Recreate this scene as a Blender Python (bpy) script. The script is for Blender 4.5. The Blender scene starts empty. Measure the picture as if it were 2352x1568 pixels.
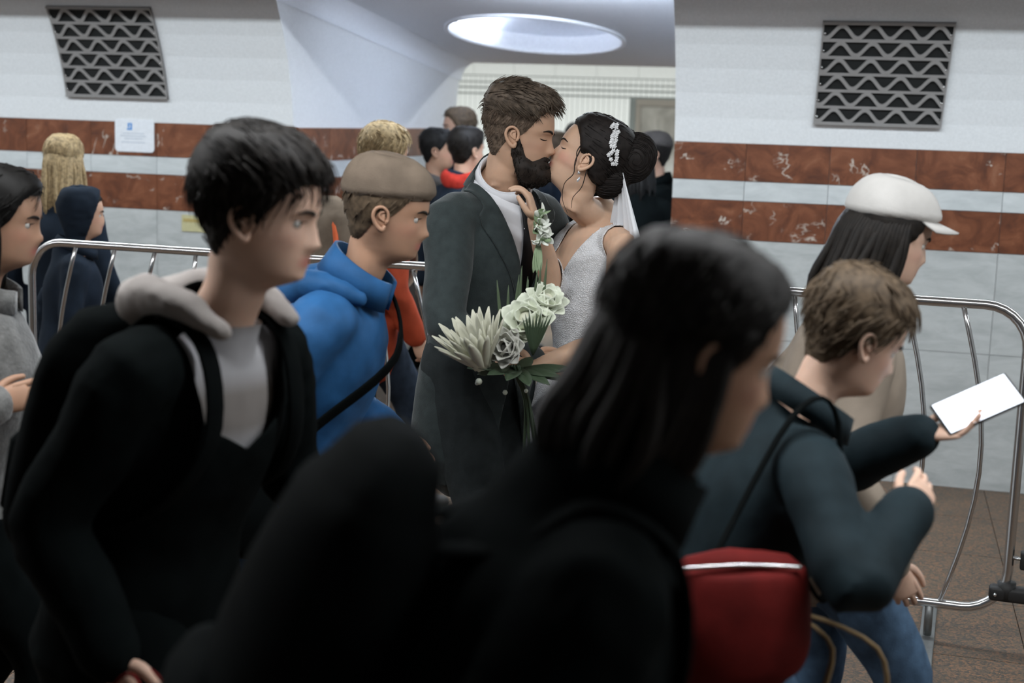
import bpy, bmesh, math, random
import numpy as np
from mathutils import Vector, Matrix

random.seed(7)
rng = np.random.default_rng(11)
SC = bpy.context.scene
COL = SC.collection
PI = math.pi
rad = math.radians

# ------------------------------------------------------------------ camera
# The photographer stands in the side hall of an underground station, eye level 1.70 m,
# 7.04 m in front of the pylons. World: X along the pylon wall, Y towards it, Z up.
YAW, PITCH, ROLL = rad(14.52), rad(8.92), rad(1.84)
WALL_Y = 7.04
cam_data = bpy.data.cameras.new('camera')
cam_data.sensor_width = 36.0
cam_data.lens = 50.0
cam_data.clip_start = 0.05
cam_data.clip_end = 100
cam_data.dof.use_dof = True
cam_data.dof.focus_distance = 4.25
cam_data.dof.aperture_fstop = 2.8
cam = bpy.data.objects.new('camera', cam_data)
COL.objects.link(cam)
_f = Vector((-math.sin(YAW) * math.cos(PITCH), math.cos(YAW) * math.cos(PITCH), -math.sin(PITCH)))
_r = Vector((math.cos(YAW), math.sin(YAW), 0))
_u = _r.cross(_f)
_r2 = _r * math.cos(ROLL) + _u * math.sin(ROLL)
_u2 = -_r * math.sin(ROLL) + _u * math.cos(ROLL)
cam.matrix_world = Matrix((( _r2.x, _u2.x, -_f.x, 0), (_r2.y, _u2.y, -_f.y, 0), (_r2.z, _u2.z, -_f.z, 1.70), (0, 0, 0, 1)))
SC.camera = cam

# ------------------------------------------------------------------ world, lights, exposure
world = bpy.data.worlds.new('world')
SC.world = world
world.use_nodes = True
world.node_tree.nodes['Background'].inputs[0].default_value = (0.5, 0.6, 0.7, 1)
world.node_tree.nodes['Background'].inputs[1].default_value = 0.0
SC.view_settings.view_transform = 'Standard'
SC.view_settings.look = 'None'
SC.view_settings.gamma = 1.0
SC.view_settings.use_curve_mapping = False
SC.view_settings.exposure = 0.0


def area_light(name, loc, sx, sy, power, color, rot=(0, 0, 0)):
    ld = bpy.data.lights.new(name, 'AREA')
    ld.shape = 'RECTANGLE'
    ld.size, ld.size_y = sx, sy
    ld.energy = power
    ld.color = color
    o = bpy.data.objects.new(name, ld)
    COL.objects.link(o)
    o.location = loc
    o.rotation_euler = rot
    return o


# tubes of the long suspended luminaires (their housings are built further down)
area_light('lamp_tube_light', (-2.2, 5.72, 2.636), 11.0, 0.03, 180, (0.87, 0.95, 1.0))
area_light('lamp_tube_light_track', (-2.2, 2.3, 2.636), 11.0, 0.05, 225, (0.96, 0.98, 1.0))
area_light('lamp_tube_light_far_hall', (-3.2, 12.3, 2.9), 11.0, 0.2, 430, (0.95, 1.0, 0.99))

# ------------------------------------------------------------------ helpers: nodes and materials
MATS = {}


def new_mat(name):
    m = bpy.data.materials.new(name)
    m.use_nodes = True
    nt = m.node_tree
    return m, nt, nt.nodes['Principled BSDF']


def nd(nt, t, **kw):
    n = nt.nodes.new(t)
    for k, v in kw.items():
        if k in n.inputs:
            n.inputs[k].default_value = v
        else:
            setattr(n, k, v)
    return n


def ramp(nt, stops):
    r = nt.nodes.new('ShaderNodeValToRGB')
    e = r.color_ramp.elements
    while len(e) < len(stops):
        e.new(0.5)
    for i, (p, c) in enumerate(stops):
        e[i].position = p
        e[i].color = (*c, 1) if len(c) == 3 else c
    return r


def cloth(name, c, rough=0.9, var=0.25, scale=30, bump=0.15, c2=None, bscale=None, sheen=0.0, spec=0.12):
    """woven stuff: colour with slight mottling, weave bump"""
    if name in MATS:
        return MATS[name]
    m, nt, b = new_mat(name)
    tc = nd(nt, 'ShaderNodeTexCoord')
    n = nd(nt, 'ShaderNodeTexNoise', Scale=scale, Detail=4.0)
    nt.links.new(tc.outputs['Object'], n.inputs['Vector'])
    lo = tuple(x * (1 - var) for x in c)
    hi = c2 if c2 else tuple(min(1, x * (1 + var)) for x in c)
    r = ramp(nt, [(0.3, lo), (0.7, hi)])
    nt.links.new(n.outputs['Fac'], r.inputs['Fac'])
    nt.links.new(r.outputs['Color'], b.inputs['Base Color'])
    b.inputs['Roughness'].default_value = rough
    b.inputs['Specular IOR Level'].default_value = spec
    b.inputs['Sheen Weight'].default_value = sheen
    n2 = nd(nt, 'ShaderNodeTexNoise', Scale=bscale or 350.0, Detail=2.0)
    nt.links.new(tc.outputs['Object'], n2.inputs['Vector'])
    bp = nd(nt, 'ShaderNodeBump', Strength=bump, Distance=0.004)
    nt.links.new(n2.outputs['Fac'], bp.inputs['Height'])
    nt.links.new(bp.outputs['Normal'], b.inputs['Normal'])
    MATS[name] = m
    return m


def plain(name, c, rough=0.5, metal=0.0, emit=None, estr=0.0, bump=0.0, bscale=60, spec=0.5):
    if name in MATS:
        return MATS[name]
    m, nt, b = new_mat(name)
    tc = nd(nt, 'ShaderNodeTexCoord')
    n = nd(nt, 'ShaderNodeTexNoise', Scale=bscale, Detail=3.0)
    nt.links.new(tc.outputs['Object'], n.inputs['Vector'])
    r = ramp(nt, [(0.35, tuple(x * 0.93 for x in c)), (0.65, c)])
    nt.links.new(n.outputs['Fac'], r.inputs['Fac'])
    nt.links.new(r.outputs['Color'], b.inputs['Base Color'])
    b.inputs['Roughness'].default_value = rough
    b.inputs['Metallic'].default_value = metal
    b.inputs['Specular IOR Level'].default_value = spec
    if emit:
        b.inputs['Emission Color'].default_value = (*emit, 1)
        b.inputs['Emission Strength'].default_value = estr
    if bump:
        bp = nd(nt, 'ShaderNodeBump', Strength=bump, Distance=0.003)
        nt.links.new(n.outputs['Fac'], bp.inputs['Height'])
        nt.links.new(bp.outputs['Normal'], b.inputs['Normal'])
    MATS[name] = m
    return m


def skin(name, c, lip=(0.40, 0.13, 0.11)):
    if name in MATS:
        return MATS[name]
    m, nt, b = new_mat(name)
    tc = nd(nt, 'ShaderNodeTexCoord')
    n = nd(nt, 'ShaderNodeTexNoise', Scale=18.0, Detail=4.0)
    nt.links.new(tc.outputs['Object'], n.inputs['Vector'])
    r = ramp(nt, [(0.3, tuple(x * 0.9 for x in c)), (0.7, (min(1, c[0] * 1.06), c[1] * 1.03, c[2]))])
    nt.links.new(n.outputs['Fac'], r.inputs['Fac'])
    at = nd(nt, 'ShaderNodeAttribute', attribute_name='tint')
    mx = nd(nt, 'ShaderNodeMix', data_type='RGBA')
    nt.links.new(at.outputs['Fac'], mx.inputs['Factor'])
    nt.links.new(r.outputs['Color'], mx.inputs[6])
    mx.inputs[7].default_value = (*lip, 1)
    nt.links.new(mx.outputs[2], b.inputs['Base Color'])
    b.inputs['Roughness'].default_value = 0.55
    b.inputs['Subsurface Weight'].default_value = 0.12
    b.inputs['Subsurface Radius'].default_value = (0.012, 0.005, 0.003)
    b.inputs['Specular IOR Level'].default_value = 0.3
    MATS[name] = m
    return m


def hairmat(name, c):
    if name in MATS:
        return MATS[name]
    m, nt, b = new_mat(name)
    tc = nd(nt, 'ShaderNodeTexCoord')
    n = nd(nt, 'ShaderNodeTexNoise', Scale=70.0, Detail=3.0)
    nt.links.new(tc.outputs['Object'], n.inputs['Vector'])
    r = ramp(nt, [(0.3, tuple(x * 0.55 for x in c)), (0.7, tuple(x * 1.35 for x in c))])
    nt.links.new(n.outputs['Fac'], r.inputs['Fac'])
    nt.links.new(r.outputs['Color'], b.inputs['Base Color'])
    b.inputs['Roughness'].default_value = 0.6
    b.inputs['Specular IOR Level'].default_value = 0.2
    MATS[name] = m
    return m


def marble_red():
    m, nt, b = new_mat('red_brown_marble')
    geo = nd(nt, 'ShaderNodeNewGeometry')
    oi = nd(nt, 'ShaderNodeObjectInfo')
    add = nd(nt, 'ShaderNodeVectorMath', operation='MULTIPLY_ADD')
    comb = nd(nt, 'ShaderNodeCombineXYZ')
    nt.links.new(oi.outputs['Random'], comb.inputs['Z'])
    nt.links.new(oi.outputs['Random'], comb.inputs['X'])
    add.inputs[1].default_value = (3.0, 3.0, 3.0)
    nt.links.new(comb.outputs[0], add.inputs[0])
    nt.links.new(geo.outputs['Position'], add.inputs[2])
    n1 = nd(nt, 'ShaderNodeTexNoise', Scale=7.0, Detail=8.0, Roughness=0.68, Distortion=1.2)
    nt.links.new(add.outputs[0], n1.inputs['Vector'])
    r1 = ramp(nt, [(0.28, (0.055, 0.019, 0.011)), (0.46, (0.128, 0.040, 0.017)), (0.60, (0.19, 0.066, 0.030)), (0.78, (0.27, 0.125, 0.070))])
    nt.links.new(n1.outputs['Fac'], r1.inputs['Fac'])
    # thin broken white veins
    n2 = nd(nt, 'ShaderNodeTexNoise', Scale=2.8, Detail=6.0, Roughness=0.62, Distortion=0.5)
    nt.links.new(add.outputs[0], n2.inputs['Vector'])
    r2 = ramp(nt, [(0.488, (0, 0, 0)), (0.5, (1, 1, 1)), (0.512, (0, 0, 0))])
    nt.links.new(n2.outputs['Fac'], r2.inputs['Fac'])
    n3 = nd(nt, 'ShaderNodeTexNoise', Scale=9.0, Detail=2.0)
    nt.links.new(add.outputs[0], n3.inputs['Vector'])
    r3 = ramp(nt, [(0.52, (0, 0, 0)), (0.64, (1, 1, 1))])
    nt.links.new(n3.outputs['Fac'], r3.inputs['Fac'])
    mul = nd(nt, 'ShaderNodeMath', operation='MULTIPLY')
    nt.links.new(r2.outputs['Color'], mul.inputs[0])
    nt.links.new(r3.outputs['Color'], mul.inputs[1])
    mx = nd(nt, 'ShaderNodeMix', data_type='RGBA')
    nt.links.new(mul.outputs[0], mx.inputs['Factor'])
    nt.links.new(r1.outputs['Color'], mx.inputs[6])
    mx.inputs[7].default_value = (0.55, 0.50, 0.44, 1)
    nt.links.new(mx.outputs[2], b.inputs['Base Color'])
    b.inputs['Roughness'].default_value = 0.38
    return m


def marble_grey(name, c0, c1, rough=0.35):
    m, nt, b = new_mat(name)
    geo = nd(nt, 'ShaderNodeNewGeometry')
    oi = nd(nt, 'ShaderNodeObjectInfo')
    mp = nd(nt, 'ShaderNodeVectorMath', operation='MULTIPLY')
    mp.inputs[1].default_value = (1.0, 1.0, 3.0)
    nt.links.new(geo.outputs['Position'], mp.inputs[0])
    n1 = nd(nt, 'ShaderNodeTexNoise', Scale=5.0, Detail=8.0, Roughness=0.65, Distortion=0.8)
    n1.noise_dimensions = '4D'
    ml = nd(nt, 'ShaderNodeMath', operation='MULTIPLY')
    ml.inputs[1].default_value = 9.0
    nt.links.new(oi.outputs['Random'], ml.inputs[0])
    nt.links.new(ml.outputs[0], n1.inputs['W'])
    nt.links.new(mp.outputs[0], n1.inputs['Vector'])
    r1 = ramp(nt, [(0.3, c0), (0.7, c1)])
    nt.links.new(n1.outputs['Fac'], r1.inputs['Fac'])
    nt.links.new(r1.outputs['Color'], b.inputs['Base Color'])
    b.inputs['Roughness'].default_value = rough
    return m


def granite():
    m, nt, b = new_mat('brown_granite')
    geo = nd(nt, 'ShaderNodeNewGeometry')
    v = nd(nt, 'ShaderNodeTexVoronoi', Scale=130.0)
    nt.links.new(geo.outputs['Position'], v.inputs['Vector'])
    sp = nd(nt, 'ShaderNodeSeparateColor')
    nt.links.new(v.outputs['Color'], sp.inputs[0])
    r = ramp(nt, [(0.0, (0.032, 0.031, 0.026)), (0.45, (0.085, 0.060, 0.038)), (0.75, (0.13, 0.076, 0.042)), (1.0, (0.19, 0.095, 0.048))])
    nt.links.new(sp.outputs[0], r.inputs['Fac'])
    n = nd(nt, 'ShaderNodeTexNoise', Scale=2.5, Detail=3.0)
    nt.links.new(geo.outputs['Position'], n.inputs['Vector'])
    r2 = ramp(nt, [(0.3, (0.75, 0.75, 0.75)), (0.7, (1.1, 1.05, 1.0))])
    nt.links.new(n.outputs['Fac'], r2.inputs['Fac'])
    mx = nd(nt, 'ShaderNodeMix', data_type='RGBA', blend_type='MULTIPLY')
    mx.inputs['Factor'].default_value = 1.0
    nt.links.new(r.outputs['Color'], mx.inputs[6])
    nt.links.new(r2.outputs['Color'], mx.inputs[7])
    nt.links.new(mx.outputs[2], b.inputs['Base Color'])
    b.inputs['Roughness'].default_value = 0.45
    return m


M_PLASTER = plain('white_plaster', (0.74, 0.76, 0.78), 0.8, bump=0.02, bscale=90, spec=0.2)
M_PASSAGE = plain('passage_plaster', (0.82, 0.85, 0.90), 0.8, bump=0.02, bscale=90, spec=0.2)
M_RED = marble_red()
M_GREY = marble_grey('grey_marble', (0.36, 0.38, 0.38), (0.52, 0.54, 0.54))
M_STRIPE = marble_grey('pale_grey_marble', (0.44, 0.47, 0.48), (0.60, 0.63, 0.64))
M_FLOOR = granite()
M_STEEL = plain('polished_steel', (0.62, 0.62, 0.62), 0.22, 1.0, bscale=8)
M_BLACK = plain('black_rubber', (0.012, 0.012, 0.012), 0.6)
M_TILE = plain('glazed_white_tile', (0.77, 0.79, 0.77), 0.3)
M_GROUT = plain('tile_grout', (0.20, 0.22, 0.21), 0.9)
M_HOUSING = plain('lamp_housing', (0.55, 0.56, 0.57), 0.5)
M_TUBE = plain('lamp_tube_glass', (0.9, 0.9, 0.9), 0.4, emit=(0.9, 0.95, 1.0), estr=3.0)

# ------------------------------------------------------------------ helpers: meshes


def link(o, parent=None):
    COL.objects.link(o)
    if parent is not None:
        o.parent = parent
    return o


def tag(o, label=None, category=None, group=None, kind=None):
    if label:
        o['label'] = label
    if category:
        o['category'] = category
    if group:
        o['group'] = group
    if kind:
        o['kind'] = kind
    return o


def mesh_obj(name, V, F, mat, parent=None, smooth=True):
    me = bpy.data.meshes.new(name)
    if isinstance(F, np.ndarray):
        F = F.tolist()
    me.from_pydata([tuple(map(float, v)) for v in V], [], F)
    mats = mat if isinstance(mat, (list, tuple)) else [mat]
    for mm in mats:
        me.materials.append(mm)
    if smooth:
        me.polygons.foreach_set('use_smooth', np.ones(len(me.polygons), dtype=bool))
    me.update()
    return link(bpy.data.objects.new(name, me), parent)


def empty(name, loc=(0, 0, 0), rotz=0.0):
    o = bpy.data.objects.new(name, None)
    o.empty_display_size = 0.1
    COL.objects.link(o)
    o.location = loc
    o.rotation_euler = (0, 0, rotz)
    return o


class MB:
    """collects pieces of ONE part"""

    def __init__(self):
        self.V, self.F, self.n = [], [], 0

    def add(self, VF):
        V, F = VF
        V = np.asarray(V, float)
        self.V.append(V)
        self.F += [[i + self.n for i in f] for f in F]
        self.n += len(V)
        return self

    def arrays(self):
        return np.vstack(self.V), self.F

    def build(self, name, mat, parent=None, smooth=True):
        V, F = self.arrays()
        return mesh_obj(name, V, F, mat, parent, smooth)


def box(x0, x1, y0, y1, z0, z1, bev=0.0):
    if not bev:
        V = [(x, y, z) for z in (z0, z1) for y in (y0, y1) for x in (x0, x1)]
        return np.array(V), [[0, 2, 3, 1], [4, 5, 7, 6], [0, 1, 5, 4], [2, 6, 7, 3], [0, 4, 6, 2], [1, 3, 7, 5]]
    bm = bmesh.new()
    bmesh.ops.create_cube(bm, size=1)
    for v in bm.verts:
        v.co = Vector(((x0 + x1) / 2 + v.co.x * (x1 - x0), (y0 + y1) / 2 + v.co.y * (y1 - y0), (z0 + z1) / 2 + v.co.z * (z1 - z0)))
    bmesh.ops.bevel(bm, geom=bm.edges[:], offset=bev, segments=2, affect='EDGES', profile=0.5)
    bm.verts.index_update()
    V = np.array([v.co[:] for v in bm.verts])
    F = [[v.index for v in f.verts] for f in bm.faces]
    bm.free()
    return V, F


def catmull(P, sub):
    P = np.asarray(P, float)
    if len(P) < 3 or sub <= 1:
        return P
    out = []
    E = np.vstack([2 * P[0] - P[1], P, 2 * P[-1] - P[-2]])
    for i in range(1, len(E) - 2):
        p0, p1, p2, p3 = E[i - 1], E[i], E[i + 1], E[i + 2]
        for k in range(sub):
            t = k / sub
            out.append(0.5 * ((2 * p1) + (-p0 + p2) * t + (2 * p0 - 5 * p1 + 4 * p2 - p3) * t * t + (-p0 + 3 * p1 - 3 * p2 + p3) * t ** 3))
    out.append(P[-1])
    return np.array(out)


def unit(v):
    v = np.asarray(v, float)
    return v / (np.linalg.norm(v) + 1e-12)


def tube(path, rads, ref=(1, 0, 0), n=12, sub=3, rnd=True, closed=False):
    """swept elliptical tube: path (N,3), rads scalar / (N,) / (N,2) along ref and across"""
    P = np.asarray(path, float)
    R = np.asarray(rads, float)
    if R.ndim == 0:
        R = np.full((len(P), 2), float(R))
    elif R.ndim == 1:
        R = np.stack([R, R], 1)
    Q = catmull(np.hstack([P, R]), sub)
    P, R = Q[:, :3], np.maximum(Q[:, 3:], 1e-4)
    T = np.gradient(P, axis=0) if len(P) > 2 else np.repeat((P[-1:] - P[:1]), len(P), 0)
    T = T / (np.linalg.norm(T, axis=1, keepdims=True) + 1e-12)
    if rnd and not closed:
        a, b = P[0], P[-1]
        ra, rb = R[0].min(), R[-1].min()
        P = np.vstack([a - T[0] * ra * 0.85, a - T[0] * ra * 0.5, P, b + T[-1] * rb * 0.5, b + T[-1] * rb * 0.85])
        R = np.vstack([R[0] * 0.4, R[0] * 0.82, R, R[-1] * 0.82, R[-1] * 0.4])
        T = np.vstack([T[0], T[0], T, T[-1], T[-1]])
    ref = np.asarray(ref, float)
    B = np.repeat(ref[None, :], len(P), 0) if ref.ndim == 1 else ref
    B = B - T * np.sum(B * T, 1, keepdims=True)
    bad = np.linalg.norm(B, axis=1) < 1e-3
    B[bad] = np.cross(T[bad], [0.3, 0.5, 0.81])
    B = B / (np.linalg.norm(B, axis=1, keepdims=True) + 1e-12)
    Cc = np.cross(T, B)
    th = np.linspace(0, 2 * PI, n, endpoint=False)
    V = (P[:, None, :] + B[:, None, :] * (R[:, :1, None] * np.cos(th)[None, :, None]) + Cc[:, None, :] * (R[:, 1:, None] * np.sin(th)[None, :, None]))
    m = len(P)
    V = V.reshape(-1, 3)
    F = []
    for i in range(m - 1 if not closed else m):
        j = (i + 1) % m
        for k in range(n):
            l = (k + 1) % n
            F.append([i * n + k, i * n + l, j * n + l, j * n + k])
    if not closed:
        V = np.vstack([V, P[0], P[-1]])
        c0, c1 = m * n, m * n + 1
        for k in range(n):
            l = (k + 1) % n
            F.append([c0, l, k])
            F.append([c1, (m - 1) * n + k, (m - 1) * n + l])
    return V, F


def ball(c, r, nu=12, nv=8):
    c = np.asarray(c, float)
    r = np.asarray(r, float) * np.ones(3)
    V = [c + r * (0, 0, 1)]
    for i in range(1, nv):
        ph = PI * i / nv
        for j in range(nu):
            t = 2 * PI * j / nu
            V.append(c + r * (math.sin(ph) * math.cos(t), math.sin(ph) * math.sin(t), math.cos(ph)))
    V.append(c - r * (0, 0, 1))
    F = []
    for j in range(nu):
        k = (j + 1) % nu
        F.append([0, 1 + j, 1 + k])
        for i in range(nv - 2):
            a = 1 + i * nu
            F.append([a + j, a + nu + j, a + nu + k, a + k])
        a = 1 + (nv - 2) * nu
        F.append([len(V) - 1, a + k, a + j])
    return np.array(V), F


def xf(VF, M):
    V, F = VF
    M = np.asarray(M, float)
    return np.asarray(V) @ M[:3, :3].T + M[:3, 3], F


def vnoise(P, seed=0):
    """smooth value noise in [-1,1], vectorised"""
    P = np.asarray(P, float) + seed * 17.31 + 1000.0
    I = np.floor(P).astype(np.int64)
    fr = P - I
    w = fr * fr * (3 - 2 * fr)

    def h(ix, iy, iz):
        n = (ix * 374761393 + iy * 668265263 + iz * 2147483647 + seed * 9176) & 0xffffffff
        n = ((n ^ (n >> 13)) * 1274126177) & 0xffffffff
        return ((n ^ (n >> 16)) & 0xffff) / 32767.5 - 1.0
    r = 0
    for dx in (0, 1):
        for dy in (0, 1):
            for dz in (0, 1):
                ww = (w[:, 0] if dx else 1 - w[:, 0]) * (w[:, 1] if dy else 1 - w[:, 1]) * (w[:, 2] if dz else 1 - w[:, 2])
                r = r + ww * h(I[:, 0] + dx, I[:, 1] + dy, I[:, 2] + dz)
    return r


def normals(V, F):
    V = np.asarray(V)
    N = np.zeros_like(V)
    T = []
    for f in F:
        for k in range(1, len(f) - 1):
            T.append((f[0], f[k], f[k + 1]))
    T = np.array(T)
    fn = np.cross(V[T[:, 1]] - V[T[:, 0]], V[T[:, 2]] - V[T[:, 0]])
    for k in range(3):
        np.add.at(N, T[:, k], fn)
    return N / (np.linalg.norm(N, axis=1, keepdims=True) + 1e-12)


def remesh(VF, voxel, smooth=3):
    """union of overlapping closed pieces into one continuous skin"""
    V, F = VF
    me = bpy.data.meshes.new('tmp')
    me.from_pydata([tuple(map(float, v)) for v in V], [], F if isinstance(F, list) else F.tolist())
    o = bpy.data.objects.new('tmp', me)
    COL.objects.link(o)
    md = o.modifiers.new('r', 'REMESH')
    md.mode = 'VOXEL'
    md.voxel_size = voxel
    if smooth:
        s = o.modifiers.new('s', 'SMOOTH')
        s.iterations = smooth
        s.factor = 0.5
    dg = bpy.context.evaluated_depsgraph_get()
    ev = o.evaluated_get(dg)
    m2 = ev.to_mesh()
    n = len(m2.vertices)
    co = np.empty(n * 3)
    m2.vertices.foreach_get('co', co)
    V2 = co.reshape(-1, 3).copy()
    F2 = [list(p.vertices) for p in m2.polygons]
    ev.to_mesh_clear()
    bpy.data.objects.remove(o)
    bpy.data.meshes.remove(me)
    return V2, F2


def clip(VF, field):
    """keep the part of a surface where field(V) >= 0, with a clean cut edge"""
    V, F = VF
    V = np.asarray(V)
    f = field(V)
    newV = list(V)
    cache = {}

    def cut(a, b):
        k = (a, b) if a < b else (b, a)
        if k not in cache:
            t = f[a] / (f[a] - f[b])
            newV.append(V[a] + (V[b] - V[a]) * t)
            cache[k] = len(newV) - 1
        return cache[k]
    out = []
    for fc in F:
        ins = [f[i] >= 0 for i in fc]
        if all(ins):
            out.append(list(fc))
        elif any(ins):
            poly = []
            m = len(fc)
            for i in range(m):
                a, b = fc[i], fc[(i + 1) % m]
                if ins[i]:
                    poly.append(a)
                if ins[i] != ins[(i + 1) % m]:
                    poly.append(cut(a, b))
            if len(poly) >= 3:
                out.append(poly)
    newV = np.array(newV)
    used = sorted({i for p in out for i in p})
    mp = {u: i for i, u in enumerate(used)}
    return newV[used], [[mp[i] for i in p] for p in out]


def offset(VF, d):
    V, F = VF
    return V + normals(V, F) * (d if np.isscalar(d) else np.asarray(d)[:, None]), F


def folds(VF, amp, sc=(9, 9, 4), seed=0):
    V, F = VF
    s = np.array(sc, float)
    d = vnoise(V * s, seed) * 0.6 + vnoise(V * s * 2.3, seed + 5) * 0.3 + vnoise(V * s * 5, seed + 9) * 0.12
    return offset(VF, d * amp)


def shell(VF, th):
    """close an open sheet to a thin solid"""
    V, F = VF
    N = normals(V, F)
    n = len(V)
    V2 = np.vstack([V, V - N * th])
    F2 = [list(f) for f in F] + [[i + n for i in reversed(f)] for f in F]
    cnt = {}
    for f in F:
        for i in range(len(f)):
            a, b = f[i], f[(i + 1) % len(f)]
            cnt[(a, b)] = cnt.get((a, b), 0) + 1
    for (a, b) in cnt:
        if (b, a) not in cnt:
            F2.append([b, a, a + n, b + n])
    return V2, F2

# ------------------------------------------------------------------ the setting
Z_BAND, Z_B1, Z_B2, Z_B3, Z_J = 1.614, 1.431, 1.336, 1.143, 0.66
TH0, VR = rad(6), 1.4
OPEN_L, OPEN_R, FAR_Y = -3.05, -1.03, 9.93


def vault_y(z):
    """front face of a pylon: upright cladding, then the white vault leaning over the hall"""
    if z <= Z_BAND:
        return WALL_Y
    s = min(1.0, math.sin(TH0) + (z - Z_BAND) / VR)
    return WALL_Y - VR * (math.cos(TH0) - math.sqrt(max(0, 1 - s * s)))


def arc_pts(z0=Z_BAND, n=18):
    t0 = math.asin(math.sin(TH0) + (z0 - Z_BAND) / VR)
    return [(WALL_Y - VR * (math.cos(TH0) - math.cos(t)), Z_BAND + VR * (math.sin(t) - math.sin(TH0))) for t in np.linspace(t0, PI / 2, n)]


def extrude_x(poly, x0, x1, caps=True):
    n = len(poly)
    V = [(x0, y, z) for y, z in poly] + [(x1, y, z) for y, z in poly]
    F = [[i, (i + 1) % n, n + (i + 1) % n, n + i] for i in range(n)]
    if caps:
        F += [list(range(n))[::-1], list(range(n, 2 * n))]
    return np.array(V), F


def back_pts(pts):
    return [(WALL_Y + FAR_Y - y, z) for y, z in reversed(pts)]


def struct(name, VF, mat, parent=None, smooth=False):
    o = mesh_obj(name, VF[0], VF[1], mat, parent, smooth)
    if parent is None:
        tag(o, kind='structure')
    return o


TOP = 3.1
pyl = [(7.06, -0.02), (7.06, Z_BAND)] + arc_pts() + [(5.646, TOP)]
pyl = pyl + [(WALL_Y + FAR_Y - y, z) for y, z in reversed(pyl)]
wall_left = struct('wall_left', extrude_x(pyl, -8.0, OPEN_L), M_PLASTER)
wall_right = struct('wall_right', extrude_x(pyl, OPEN_R, 3.6), M_PLASTER)


def zc(y):
    return 2.36 - 0.0909 * (y - WALL_Y)


y_in, y_out = 6.745, 10.06
lint = [(y_in, zc(y_in))] + arc_pts(zc(y_in))[1:] + [(5.646, TOP), (WALL_Y + FAR_Y - 5.646, TOP)] + back_pts(arc_pts(zc(y_out)))[:-1] + [(y_out, zc(y_out))]
n = len(lint)
V = [(OPEN_L, y, z) for y, z in lint] + [(OPEN_R, y, z) for y, z in lint]
struct('wall_lintel', (np.array(V), [[i, i + 1, n + i + 1, n + i] for i in range(n - 1)]), M_PLASTER)

# passage ceiling with the oval recess
OC, ORX, ORY = (-2.16, 8.69), 0.53, 0.74
xs0, xs1, ys0, ys1 = OPEN_L - 0.02, OPEN_R + 0.02, y_in, y_out
angs = sorted(list(np.linspace(-PI, PI, 72, endpoint=False)) + [math.atan2(y - OC[1], x - OC[0]) for x in (xs0, xs1) for y in (ys0, ys1)])
V, F = [], []
for t in angs:
    c, s = math.cos(t), math.sin(t)
    k = min([q for q in (((xs1 if c > 0 else xs0) - OC[0]) / c if abs(c) > 1e-9 else 9e9, ((ys1 if s > 0 else ys0) - OC[1]) / s if abs(s) > 1e-9 else 9e9)])
    re = 1 / math.sqrt((c / ORX) ** 2 + (s / ORY) ** 2)
    for rr in (k, re + (k - re) * 0.5, re):
        x, y = OC[0] + c * rr, OC[1] + s * rr
        V.append((x, y, zc(y)))
m = len(angs)
for i in range(m):
    j = (i + 1) % m
    for q in (0, 1):
        F.append([3 * i + q, 3 * j + q, 3 * j + q + 1, 3 * i + q + 1])
pc = struct('ceiling_passage', (np.array(V), F), M_PASSAGE)
# coving along the left passage wall
cv = MB()
pts = []
for y in np.linspace(6.75, 10.05, 10):
    pts.append([(OPEN_L + 0.005 + 0.14 * (1 - math.cos(t)), y, zc(y) + 0.01 - 0.14 * (1 - math.sin(t))) for t in np.linspace(0, PI / 2, 6)])
V = [p for r in pts for p in r]
F = [[i * 6 + j, i * 6 + j + 1, (i + 1) * 6 + j + 1, (i + 1) * 6 + j] for i in range(9) for j in range(5)]
cv.add((np.array(V), F))
tag(cv.build('trim_1', M_PASSAGE), kind='structure')

# oval recessed ceiling lamp
lamp = empty('oval_ceiling_lamp', (OC[0], OC[1], zc(OC[1])))
lamp.rotation_euler = (-math.atan(0.0909), 0, 0)
tag(lamp, 'oval recessed ceiling lamp glowing white in the passage ceiling', 'ceiling lamp')
prof = [(1.0, -0.012), (1.03, -0.012), (1.03, 0.002)]
rim = [(1.03, 0.004), (1.03, -0.014), (0.99, -0.016), (0.975, -0.006), (0.97, 0.10)]
domep = [(0.97, 0.10), (0.9, 0.145), (0.75, 0.175), (0.5, 0.195), (0.25, 0.203), (0.02, 0.205)]


def oval(profile, n=72):
    V, F = [], []
    for (k, z) in profile:
        for i in range(n):
            t = 2 * PI * i / n
            V.append((ORX * k * math.cos(t), ORY * k * math.sin(t), z))
    for a in range(len(profile) - 1):
        for i in range(n):
            j = (i + 1) % n
            F.append([a * n + i, a * n + j, (a + 1) * n + j, (a + 1) * n + i])
    return np.array(V), F


V, F = oval(rim)
M_DIFF = plain('lamp_reflector', (0.88, 0.90, 0.94), 0.6)
M_OTUBE = plain('oval_lamp_tube_glass', (0.9, 0.9, 0.9), 0.4, emit=(0.76, 0.85, 1.0), estr=26.0)
mesh_obj('recess_ring', V, F, M_DIFF, lamp)
V, F = oval(domep)
mesh_obj('recess_dome', V, F, plain('lamp_dome', (0.80, 0.84, 0.92), 0.7), lamp)
for k in range(8):
    if k in (0, 1, 2):
        continue
    t0 = 2 * PI * (k + 0.12) / 8
    t1 = 2 * PI * (k + 0.88) / 8
    P = [(ORX * 0.9 * math.cos(t), ORY * 0.9 * math.sin(t), 0.075) for t in np.linspace(t0, t1, 6)]
    V, F = tube(P, 0.016, (0, 0, 1), n=8, sub=1)
    mesh_obj('lamp_tube', V, F, M_OTUBE, lamp)

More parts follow.
